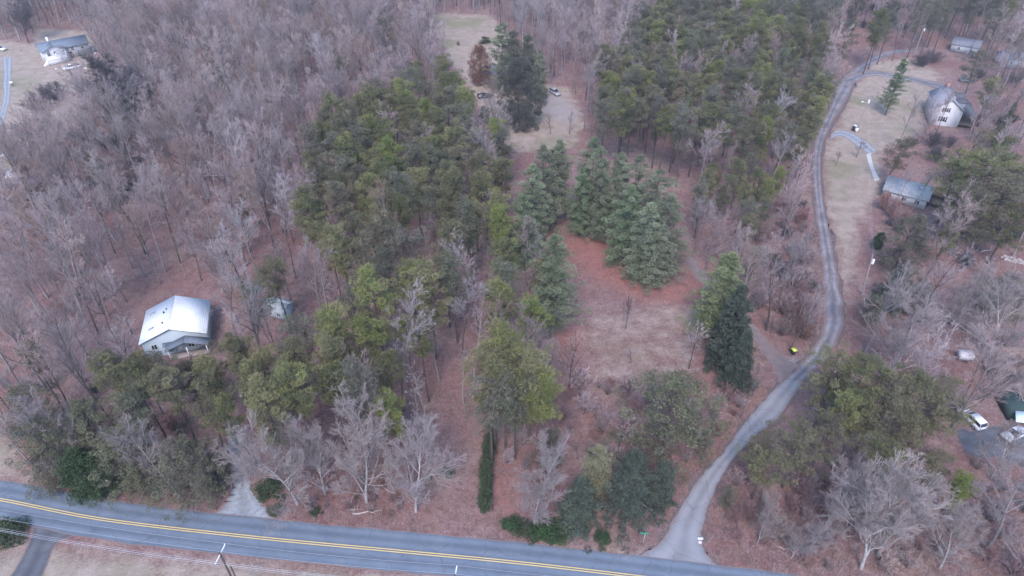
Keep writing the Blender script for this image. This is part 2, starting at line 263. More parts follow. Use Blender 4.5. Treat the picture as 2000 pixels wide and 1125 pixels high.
# ---------------------------------------------------------------- things
def link(name, data=None, parent=None):
    o = bpy.data.objects.new(name, data); COL.objects.link(o)
    if parent is not None: o.parent = parent
    return o
def thing(name, label, cat, loc=(0, 0, 0), rz=0, group=None, scale=1, data=None):
    o = link(name, data); o.location = loc; o.rotation_euler = (0, 0, rz); o.scale = (scale,) * 3 if not hasattr(scale, '__len__') else scale
    o['label'] = label; o['category'] = cat
    if group: o['group'] = group
    return o
def struct(name, me): o = link(name, me); o['kind'] = 'structure'; return o
NAMES = {'bare': 'bare_tree', 'bare_pale': 'bare_tree', 'bare_wide': 'bare_tree', 'bare_grey': 'bare_tree', 'bare_dark': 'bare_tree', 'snag': 'dead_tree', 'sapling': 'sapling', 'pine': 'pine_tree', 'pine_grey': 'pine_tree',
         'pine_yellow': 'pine_tree', 'pine_big': 'pine_tree', 'pine_flat': 'pine_tree', 'pine_full': 'pine_tree', 'pine_flat_yellow': 'pine_tree', 'white_pine': 'white_pine_tree', 'white_pine_light': 'white_pine_tree', 'green_conifer': 'conifer_tree',
         'spruce': 'spruce_tree', 'drooping_spruce': 'spruce_tree', 'broad_evergreen': 'broadleaf_evergreen_tree', 'holly': 'evergreen_tree', 'cedar': 'cedar_tree', 'brown_tree': 'brown_leaved_tree', 'shrub': 'bare_shrub', 'shrub_red': 'bare_shrub', 'shrub_dark': 'bare_shrub', 'bush': 'evergreen_bush'}
PH = {k: {'bare': 21, 'bare_pale': 20, 'bare_wide': 15, 'bare_grey': 18, 'bare_dark': 18, 'snag': 18, 'sapling': 8, 'pine': 21, 'pine_grey': 21, 'pine_yellow': 20, 'pine_big': 24, 'pine_flat': 16, 'pine_full': 17, 'pine_flat_yellow': 16, 'white_pine': 22, 'white_pine_light': 22,
              'green_conifer': 20, 'spruce': 16, 'drooping_spruce': 13, 'broad_evergreen': 20, 'holly': 11, 'cedar': 14, 'brown_tree': 14, 'shrub': 3.2, 'shrub_red': 3.0, 'shrub_dark': 4.0, 'bush': 2.4}[k] for k in NAMES}
RNG = random.Random(5)
PLANTED = []   # (x, y, radius) of hand-placed trees
def plant(kind, x, y, h, label, group=None, wide=1.0, cat=None, lean=(0, 0)):
    vs = PROTO[kind]; v = vs[RNG.randrange(len(vs))]; s = h / PH[kind]
    t = thing(NAMES[kind], label, cat or ('shrub' if 'shrub' in kind or kind == 'bush' else 'tree'), (x, y, 0), RNG.uniform(0, 6.28), group, (s * wide, s * wide, s))
    t.rotation_euler = (lean[0], lean[1], t.rotation_euler[2])
    link(v[0].name.split('.')[0], v[0], t); link(v[1].name.split('.')[0], v[1], t)
    return t
# ================================================================ THE SETTING
def W2(poly): return [G(*p)[:2] for p in poly]
def sdist(X, Y, poly):
    x = X.ravel(); y = Y.ravel(); d = np.full(x.shape, 1e9); ins = np.zeros(x.shape, bool); n = len(poly)
    for i in range(n):
        ax, ay = poly[i]; bx, by = poly[(i + 1) % n]; ex, ey = bx - ax, by - ay
        t = np.clip(((x - ax) * ex + (y - ay) * ey) / (ex * ex + ey * ey + 1e-9), 0, 1); d = np.minimum(d, np.hypot(x - ax - t * ex, y - ay - t * ey))
        c = ((ay > y) != (by > y)); xx = ax + (y - ay) * ex / (ey if abs(ey) > 1e-9 else 1e-9); ins ^= c & (x < xx)
    return np.where(ins, d, -d).reshape(X.shape)
MAIN_FAR = [(-160, 930), (0, 947), (182, 978), (372, 1005), (500, 1011), (662, 1032), (824, 1047), (1000, 1064), (1189, 1088), (1400, 1112), (1600, 1140), (2200, 1215)]
MAIN_MID = [(-160, 955), (0, 976), (203, 1015), (500, 1050), (760, 1075), (1000, 1098), (1233, 1125), (1600, 1172), (2200, 1255)]
SIDE_L = [(1205, 1096), (1250, 1084), (1292, 1056), (1317, 1012), (1338, 978), (1372, 927), (1412, 883), (1449, 833), (1486, 789), (1532, 741), (1581, 691), (1605, 643), (1611, 583), (1606, 515), (1596, 431), (1591, 380), (1588, 304), (1599, 255), (1622, 209), (1638, 165), (1650, 150), (1680, 126), (1716, 105), (1757, 96), (1792, 100)]
SIDE_R = [(1420, 1116), (1404, 1106), (1378, 1079), (1371, 1040), (1380, 1000), (1402, 948), (1434, 893), (1476, 850), (1520, 816), (1568, 745), (1622, 690), (1645, 640), (1645, 600), (1638, 549), (1625, 481), (1611, 414), (1606, 380), (1603, 304), (1618, 255), (1642, 213), (1660, 180), (1668, 162), (1694, 134), (1724, 113), (1757, 104), (1790, 110)]
CLEARING = [(1110, 475), (1190, 450), (1240, 500), (1285, 560), (1345, 560), (1375, 520), (1395, 600), (1385, 690), (1440, 770), (1370, 860), (1260, 880), (1150, 860), (1085, 800), (1100, 720), (1140, 640), (1130, 560)]
TRACK = [(850, 830), (900, 800), (960, 845), (945, 1055), (830, 1045)]
YARD = [(850, 25), (960, 30), (1010, 100), (1060, 165), (1110, 170), (1150, 250), (1080, 275), (990, 285), (955, 250), (930, 200), (885, 130), (840, 60)]
RYARD = [(1650, 600), (1640, 500), (1612, 400), (1606, 300), (1640, 230), (1665, 180), (1700, 130), (1790, 112), (1850, 130), (1930, 160), (1900, 260), (1820, 270), (1740, 300), (1840, 350), (1900, 440), (1840, 450), (1760, 440), (1730, 480), (1700, 560)]
LYARD = [(-60, 70), (60, 85), (70, 55), (180, 60), (200, 150), (190, 230), (110, 260), (60, 290), (50, 350), (-60, 400)]
HOUSEY = [(250, 600), (300, 560), (430, 545), (470, 570), (455, 660), (430, 710), (270, 710)]
OPEN2 = [(1835, 525), (1900, 495), (2040, 505), (2040, 590), (1920, 610), (1860, 600)]
PARK = [(1870, 790), (1940, 770), (2050, 760), (2060, 920), (1980, 900), (1870, 880)]
FIELD = [(-100, 790), (10, 810), (30, 860), (70, 950), (0, 940), (-100, 935)]
BELOW = [(-200, 1040), (0, 1058), (500, 1098), (900, 1135), (1300, 1190), (1300, 1500), (-400, 1500)]
DRIVE_L = [(415, 1009), (440, 982), (449, 965), (457, 934), (447, 880), (440, 840), (443, 815)]
DRIVE_R = [(540, 1016), (512, 985), (498, 962), (487, 930), (482, 890), (470, 845), (468, 815)]
LANE_L = [(1335, 508), (1360, 540), (1400, 592), (1450, 640), (1486, 684), (1508, 714), (1524, 748)]
LANE_R = [(1350, 498), (1378, 530), (1420, 580), (1470, 630), (1503, 668), (1533, 700), (1562, 712)]
def across(me, nx, rows):
    a = me.attributes.new('across', 'FLOAT', 'POINT'); a.data.foreach_set('value', np.tile(np.linspace(0, 1, nx + 1), rows).astype(np.float32))
    a = me.attributes.new('along', 'FLOAT', 'POINT'); a.data.foreach_set('value', np.repeat(np.arange(rows), nx + 1).astype(np.float32))
def ribbon(name, Lp, Rp, z, m, nx=6, jit=0.12, n=6, seed=1):
    rg = np.random.default_rng(seed); q = Q()
    A = np.array([G(*p) for p in catmull(Lp, n)]); Bq = np.array([G(*p) for p in catmull(Rp, n)])
    L_ = min(len(A), len(Bq)); A = A[:L_]; Bq = Bq[:L_]; V = []
    A = A + rg.normal(0, jit, A.shape) * [1, 1, 0]; Bq = Bq + rg.normal(0, jit, Bq.shape) * [1, 1, 0]
    for i in range(L_):
        for k in range(nx + 1): f = k / nx; p = A[i] * (1 - f) + Bq[i] * f; V.append((p[0], p[1], z))
    F = [(i * (nx + 1) + k, i * (nx + 1) + k + 1, (i + 1) * (nx + 1) + k + 1, (i + 1) * (nx + 1) + k) for i in range(L_ - 1) for k in range(nx)]
    q.add(V, F); me = q.mesh(name, [m]); across(me, nx, L_)
    return struct(name, me)
# ground: one sheet, dense where it is seen, running out to the horizon
def axis(lo, hi, st, far): 
    a = list(np.arange(lo, hi + .1, st)); d = st
    while a[-1] < far: d *= 1.5; a.append(a[-1] + d)
    d = st
    while a[0] > -far: d *= 1.5; a.insert(0, a[0] - d)
    return np.array(a)
gx = axis(-260, 260, 1.6, 3000); gy = axis(30, 360, 1.6, 3000); X, Y = np.meshgrid(gx, gy); q = Q()
nx_, ny_ = len(gx), len(gy); ii, jj = np.meshgrid(np.arange(nx_ - 1), np.arange(ny_ - 1)); a = (jj * nx_ + ii).ravel()
q.add(np.stack([X.ravel(), Y.ravel(), 0 * X.ravel()], 1), np.stack([a, a + 1, a + nx_ + 1, a + nx_], 1))
def zone(polys, soft): 
    o = np.zeros(X.shape)
    for p, s_ in polys: o = np.maximum(o, s_ * np.clip(0.5 + sdist(X, Y, W2(p)) / (2 * soft), 0, 1))
    return o
grass = zone([([(1150, 600), (1380, 580), (1385, 700), (1320, 790), (1170, 780), (1120, 650)], 0.45), (YARD, 0.9), ([(1650, 640), (1640, 500), (1612, 400), (1606, 300), (1640, 230), (1665, 170), (1700, 120), (1790, 112), (1840, 150), (1800, 260), (1720, 300), (1725, 370), (1680, 430), (1670, 520)], 0.85),
              ([(1830, 360), (1930, 350), (1940, 430), (1860, 440)], 0.8), (LYARD, 0.8), (BELOW, 0.8), (FIELD, 0.8), ([(1900, 680), (2040, 660), (2040, 740), (1920, 730)], 0.55), ([(600, 1028), (1250, 1078), (1250, 1096), (600, 1040)], 0.7), ([(1000, 255), (1130, 245), (1130, 290), (1000, 300)], 0.8), ([(1640, 70), (1790, 90), (1700, 120)], .3)], 3.0)
needles = zone([([(1100, 470), (1190, 445), (1235, 490), (1290, 565), (1370, 520), (1405, 570), (1340, 600), (1260, 585), (1160, 545)], 1.0), ([(1085, 625), (1150, 650), (1125, 715), (1080, 700)], 0.9), ([(1400, 650), (1480, 670), (1480, 770), (1410, 740)], 0.7), ([(220, 560), (460, 540), (470, 650), (420, 640), (300, 590), (230, 650)], 0.3), ([(560, 960), (830, 980), (830, 1010), (560, 990)], 0.6), ([(960, 900), (1000, 900), (1000, 1010), (965, 1000)], 0.9), ([(1050, 370), (1110, 370), (1110, 460), (1050, 450)], .9)], 5.0)
gravel = zone([([(1045, 175), (1100, 180), (1140, 225), (1120, 250), (1075, 235), (1050, 200)], 0.5), ([(-50, 330), (50, 325), (50, 360), (-50, 380)], 0.6), ([(1530, 690), (1570, 690), (1560, 740), (1520, 735)], 0.6), ([(1335, 600), (1385, 590), (1375, 730), (1320, 720)], 0.35), (PARK, 0.35), (TRACK, 0.18)], 1.5)
me = bpy.data.meshes.new('ground')
for nm, arr in (('grass', grass), ('needles', needles), ('gravel', gravel)): pass
gm = bpy.data.materials.new('ground'); gm.use_nodes = True; n = gm.node_tree; L = n.links.new; b = n.nodes['Principled BSDF']; b.inputs['Roughness'].default_value = 0.95; b.inputs['Specular IOR Level'].default_value = 0.15
tc = n.nodes.new('ShaderNodeTexCoord')
def noise(sc, det=6, ro=0.6):
    t = n.nodes.new('ShaderNodeTexNoise'); t.inputs['Scale'].default_value = sc; t.inputs['Detail'].default_value = det; t.inputs['Roughness'].default_value = ro; L(tc.outputs['Object'], t.inputs['Vector']); return t.outputs['Fac']
def mr(src, lo, hi, a=0, b_=1):
    r = n.nodes.new('ShaderNodeMapRange'); r.inputs[1].default_value = lo; r.inputs[2].default_value = hi; r.inputs[3].default_value = a; r.inputs[4].default_value = b_; L(src, r.inputs[0]); return r.outputs[0]
def mix(f, A, Bc):
    x = n.nodes.new('ShaderNodeMix'); x.data_type = 'RGBA'; L(f, x.inputs[0])
    for k, c in ((6, A), (7, Bc)):
        if isinstance(c, tuple): x.inputs[k].default_value = (*c, 1)
        else: L(c, x.inputs[k])
    return x.outputs[2]
def math2(op, A, Bc):
    x = n.nodes.new('ShaderNodeMath'); x.operation = op
    for k, c in ((0, A), (1, Bc)):
        if isinstance(c, (int, float)): x.inputs[k].default_value = c
        else: L(c, x.inputs[k])
    return x.outputs[0]
big = noise(0.045, 5); med = noise(0.35, 6, .7); fine = noise(2.2, 6, .8); fine2 = noise(5.5, 3, .8)
leaf = mix(mr(med, .35, .65), (0.175, 0.108, 0.103), (0.265, 0.180, 0.172)); leaf = mix(mr(noise(0.11, 5, .65), .50, .38, 0, .75), leaf, (0.27, 0.205, 0.165)); leaf = mix(mr(big, .42, .62), leaf, (0.195, 0.105, 0.095))
leaf = mix(mr(fine, .52, .66), leaf, (0.34, 0.245, 0.225)); leaf = mix(mr(fine2, .46, .32), leaf, (0.075, 0.045, 0.045)); leaf = mix(mr(noise(0.9, 5, .8), .50, .40, 0, .6), leaf, (0.11, 0.065, 0.062)); leaf = mix(mr(noise(4.0, 2, .9), .64, .70, 0, .8), leaf, (0.42, 0.33, 0.31))
gr = mix(mr(med, .38, .62), (0.25, 0.205, 0.165), (0.34, 0.28, 0.24)); gr = mix(mr(big, .50, .64), gr, (0.20, 0.19, 0.125)); gr = mix(mr(fine2, .42, .32), gr, (0.13, 0.105, 0.085)); gr = mix(mr(fine, .56, .68), gr, (0.38, 0.31, 0.27))
nd = mix(mr(med, .35, .65), (0.195, 0.090, 0.080), (0.265, 0.135, 0.118)); nd = mix(mr(fine, .5, .68), nd, (0.38, 0.21, 0.18))
gv = mix(mr(fine, .4, .65), (0.22, 0.21, 0.225), (0.34, 0.325, 0.34))
def att(nm): 
    x = n.nodes.new('ShaderNodeAttribute'); x.attribute_name = nm; return x.outputs['Fac']
def edge(nm, k=0.9):
    s_ = math2('ADD', att(nm), math2('MULTIPLY', math2('SUBTRACT', med, 0.5), k)); s_ = math2('ADD', s_, math2('MULTIPLY', math2('SUBTRACT', fine, 0.5), 0.7)); return math2('MULTIPLY', mr(s_, 0.3, 0.7), mr(att(nm), 0.0, 0.15))
c = mix(edge('needles'), leaf, nd); c = mix(edge('grass'), c, gr); c = mix(edge('gravel'), c, gv); L(c, b.inputs['Base Color'])
bp = n.nodes.new('ShaderNodeBump'); bp.inputs['Strength'].default_value = 0.7; bp.inputs['Distance'].default_value = 0.25; L(math2('ADD', fine, math2('MULTIPLY', med, 2)), bp.inputs['Height']); L(bp.outputs[0], b.inputs['Normal'])
me = q.mesh('ground', [gm])
for nm, arr in (('grass', grass), ('needles', needles), ('gravel', gravel)):
    at = me.attributes.new(nm, 'FLOAT', 'POINT'); at.data.foreach_set('value', arr.ravel().astype(np.float32))
struct('ground', me)
asph = mat('asphalt', (0.105, 0.135, 0.175), noise=(0.35, (0.135, 0.165, 0.205), 0.35, 0.7), bump=(12, 0.15), rough=0.8)
lane_m = mat('old_lane_asphalt', (0.135, 0.13, 0.145), noise=(0.22, (0.21, 0.20, 0.215), 0.42, 0.62), bump=(9, 0.2), rough=0.85)
pale_m = mat('pale_lane_asphalt', (0.225, 0.23, 0.245), noise=(0.4, (0.19, 0.195, 0.21), 0.4, 0.7), bump=(9, 0.2), rough=0.85)
grav_m = mat('gravel_drive', (0.21, 0.235, 0.26), noise=(1.4, (0.28, 0.30, 0.325), 0.4, 0.65), bump=(5, 0.4), rough=0.9)
dark_m = mat('dark_drive_asphalt', (0.075, 0.08, 0.095), noise=(0.5, (0.12, 0.125, 0.135), 0.4, 0.7), rough=0.85)
mud_m = mat('muddy_edge', (0.10, 0.085, 0.085), noise=(1, (0.15, 0.115, 0.11), 0.4, 0.7))
def wear(m, lanes, dirt, edge_w, amt=0.35):
    # wheel tracks worn along each lane, and leaf drift and grit lying over both edges
    n = m.node_tree; L = n.links.new; b = n.nodes['Principled BSDF']; src = b.inputs['Base Color'].links[0].from_socket
    def M2(op, A, B_):
        x = n.nodes.new('ShaderNodeMath'); x.operation = op
        for k, c in ((0, A), (1, B_)):
            if isinstance(c, (int, float)): x.inputs[k].default_value = c
            else: L(c, x.inputs[k])
        return x.outputs[0]
    def MX(f, A, B_):
        x = n.nodes.new('ShaderNodeMix'); x.data_type = 'RGBA'; L(f, x.inputs[0])
        for k, c in ((6, A), (7, B_)):
            if isinstance(c, tuple): x.inputs[k].default_value = (*c, 1)
            else: L(c, x.inputs[k])
        return x.outputs[2]
    def RG(s_, lo, hi, a, b_):
        x = n.nodes.new('ShaderNodeMapRange'); x.inputs[1].default_value = lo; x.inputs[2].default_value = hi; x.inputs[3].default_value = a; x.inputs[4].default_value = b_; L(s_, x.inputs[0]); return x.outputs[0]
    at = n.nodes.new('ShaderNodeAttribute'); at.attribute_name = 'across'; ac = at.outputs['Fac']; tcn = n.nodes.new('ShaderNodeTexCoord')
    def NZ(sc, d=5, r=.7): t = n.nodes.new('ShaderNodeTexNoise'); t.inputs['Scale'].default_value = sc; t.inputs['Detail'].default_value = d; t.inputs['Roughness'].default_value = r; L(tcn.outputs['Object'], t.inputs['Vector']); return t.outputs['Fac']
    w_ = M2('COSINE', M2('MULTIPLY', ac, 2 * pi * lanes * 2), 0); w_ = M2('ADD', w_, M2('MULTIPLY', M2('SUBTRACT', NZ(.25), .5), 2.5))
    hs = n.nodes.new('ShaderNodeHueSaturation'); L(src, hs.inputs['Color']); L(RG(w_, -1, 1, 1 + amt * .45, 1 - amt * .55), hs.inputs['Value']); c = hs.outputs[0]
    v = n.nodes.new('ShaderNodeTexVoronoi'); v.feature = 'DISTANCE_TO_EDGE'; v.inputs['Scale'].default_value = .16; nv = n.nodes.new('ShaderNodeTexNoise'); nv.inputs['Scale'].default_value = .8; vm = n.nodes.new('ShaderNodeVectorMath'); vm.operation = 'ADD'; L(tcn.outputs['Object'], vm.inputs[0]); L(nv.outputs['Color'], vm.inputs[1]); L(tcn.outputs['Object'], nv.inputs['Vector']); L(vm.outputs[0], v.inputs['Vector'])
    c = MX(RG(v.outputs['Distance'], .0, .012, .45, 0), c, (0.06, 0.065, 0.075))
    ed = M2('MINIMUM', ac, M2('SUBTRACT', 1, ac)); e2 = M2('ADD', ed, M2('MULTIPLY', M2('SUBTRACT', NZ(1.1, 6, .8), .5), edge_w * 1.6)); c = MX(RG(e2, edge_w * .25, edge_w * .8, 1, 0), c, dirt)
    c = MX(RG(NZ(3.5, 3, .9), .66, .72, 0, .55), c, dirt); L(c, b.inputs['Base Color'])
wear(asph, 2, (0.20, 0.15, 0.14), .035, .3); wear(pale_m, 1, (0.21, 0.135, 0.125), .05, .25); wear(lane_m, 1, (0.19, 0.135, 0.125), .22, .5); wear(grav_m, 1, (0.22, 0.15, 0.14), .10, .3); wear(dark_m, 1, (0.18, 0.13, 0.12), .10, .3)
# main road: far edge from the survey, near edge mirrored about the centre line
mf = [G(*p) for p in MAIN_FAR]; mm_ = [G(*p) for p in MAIN_MID]
midline = np.array(catmull([p for p in mm_], 8)); tan = np.gradient(midline, axis=0); tan = tan / np.linalg.norm(tan, axis=1, keepdims=True); nrm = np.stack([-tan[:, 1], tan[:, 0], 0 * tan[:, 0]], 1)
def strip(name, off0, off1, z, m, nx=8, jit=0.0, seed=3):
    rg = np.random.default_rng(seed); q = Q(); V = []
    for i in range(len(midline)):
        for k in range(nx + 1):
            o = off0 + (off1 - off0) * k / nx + (rg.normal(0, jit) if k in (0, nx) else 0); p = midline[i] + nrm[i] * o; V.append((p[0], p[1], z))
    F = [(i * (nx + 1) + k, i * (nx + 1) + k + 1, (i + 1) * (nx + 1) + k + 1, (i + 1) * (nx + 1) + k) for i in range(len(midline) - 1) for k in range(nx)]
    q.add(V, F); return q, name, z, m
def strip_obj(*a, **k):
    q, name, z, m = strip(*a, **k); me = q.mesh(name, [m]); across(me, 8, len(midline)); return struct(name, me)
strip_obj('main_road', -3.1, 3.25, 0.040, asph, jit=0.07)
yel = mat('yellow_road_paint', (0.62, 0.46, 0.17), noise=(2, (0.5, 0.42, 0.25), 0.5, 0.75)); wht = mat('worn_white_paint', (0.6, 0.6, 0.6), noise=(1.2, (0.25, 0.26, 0.28), 0.42, 0.6))
ya, yb = strip('centre_line', 0.10, 0.24, 0.050, yel, nx=1)[0], strip('centre_line', -0.24, -0.10, 0.050, yel, nx=1)[0]
for k in range(len(yb.v)): ya.add(yb.v[k], yb.f[k])
struct('road_marking', ya.mesh('road_marking', [yel]))
ribbon('side_road', SIDE_L[:10], SIDE_R[:10], 0.026, pale_m, jit=0.08, seed=2)
ribbon('lane', SIDE_L[8:], SIDE_R[8:], 0.018, lane_m, jit=0.14, seed=4)
ribbon('lane_verge', [(x - 6, y - 1) for x, y in SIDE_L[:22]], [(x + 5, y + 2) for x, y in SIDE_R[:22]], 0.008, mud_m, jit=0.3, seed=5)
ribbon('gravel_driveway', DRIVE_L, DRIVE_R, 0.022, grav_m, jit=0.25, seed=6)
ribbon('back_lane', LANE_L, LANE_R, 0.012, mat('brown_track', (0.15, 0.125, 0.125), noise=(0.5, (0.20, 0.155, 0.15), .4, .65)), jit=0.2, seed=7)
ribbon('yard_drive', [(1648, 150), (1700, 137), (1760, 146), (1830, 160), (1862, 172)], [(1655, 170), (1700, 149), (1760, 156), (1825, 172), (1850, 185)], 0.024, lane_m, seed=8)
ribbon('house_drive', [(1625, 262), (1636, 254), (1662, 258), (1690, 274), (1712, 292)], [(1622, 272), (1640, 266), (1656, 272), (1682, 292), (1700, 304)], 0.024, grav_m, seed=9)
ribbon('front_path', [(1692, 302), (1698, 325), (1709, 355)], [(1700, 299), (1706, 325), (1718, 351)], 0.05, mat('pale_concrete', (0.5, 0.47, 0.45), noise=(1, (0.42, 0.4, 0.38), .4, .6)), jit=0, nx=2)
ribbon('far_drive', [(4, 112), (7, 150), (6, 190), (0, 220), (-14, 250), (-30, 290)], [(24, 112), (22, 150), (20, 185), (14, 215), (4, 245), (-10, 290)], 0.02, grav_m, seed=11)
ribbon('parking_area', [(1868, 842), (1950, 832), (2060, 836)], [(1880, 890), (1960, 905), (2080, 925)], 0.02, dark_m, jit=.4, seed=12)
ribbon('near_driveway', [(62, 1026), (56, 1058), (30, 1110), (0, 1150)], [(150, 1046), (112, 1062), (90, 1110), (75, 1150)], 0.03, dark_m, jit=0.03, seed=13)
# brush and litter too fine to count
def ground_hits(poly_list, x, y): 
    s_ = S(x, y); return any(inpoly(s_[0], s_[1], p) for p in poly_list)
ROADP = [SIDE_L + SIDE_R[::-1], DRIVE_L + DRIVE_R[::-1], LANE_L + LANE_R[::-1], [(-300, 925), (0, 944), (182, 975), (372, 1002), (500, 1008), (662, 1029), (824, 1044), (1000, 1061), (1189, 1085), (1500, 1120), (2300, 1210), (2300, 1600), (-300, 1600)], PARK,
         [(1640, 145), (1860, 160), (1850, 190), (1640, 175)], [(1620, 255), (1712, 290), (1730, 360), (1690, 330)], [(-50, 100), (30, 110), (25, 190), (-10, 300), (-50, 300)]]
rg = np.random.default_rng(77); pts = []
for _ in range(60000):
    v = rg.uniform(0.0, 1); yy = 45 + 300 * v ** 1.5; xx = rg.uniform(-1, 1) * (75 + (yy - 45) * 0.62); s_ = S(xx, yy)
    if not (-60 < s_[0] < 2060): continue
    if any(inpoly(s_[0], s_[1], p) for p in ROADP): continue
    dens = 1.0
    if any(inpoly(s_[0], s_[1], p) for p in (YARD, RYARD, LYARD, HOUSEY, OPEN2, FIELD)): dens = 0.05
    elif inpoly(s_[0], s_[1], TRACK): dens = 0.06
    elif inpoly(s_[0], s_[1], CLEARING): dens = 0.06 if s_[1] < 740 else 0.45
    if rg.random() < dens * 0.6: pts.append((xx, yy))
pts = np.array(pts); q = Q(); N = len(pts); nb = 9
hh = rg.uniform(0.35, 1.5, (N, 1)) * rg.uniform(.5, 1, (N, nb)); a = rg.uniform(0, 6.28, (N, nb)); tl = rg.uniform(0.1, 0.9, (N, nb))
A = np.stack([pts[:, :1] + rg.normal(0, .3, (N, nb)), pts[:, 1:] + rg.normal(0, .3, (N, nb)), 0 * hh], -1).reshape(-1, 3)
Bt = A + np.stack([np.cos(a) * hh * tl, np.sin(a) * hh * tl, hh], -1).reshape(-1, 3); pick = rg.integers(0, 3, N).repeat(nb)
for k in range(3): segs(q, A[pick == k], Bt[pick == k], 0.018, 0.008, 3, k)
o = link('undergrowth', q.mesh('undergrowth', [M['twig_red'], M['twig_brown'], M['twig_grey']])); o['kind'] = 'stuff'; o['label'] = 'low reddish brush and twigs over the leafy forest floor'; o['category'] = 'undergrowth'
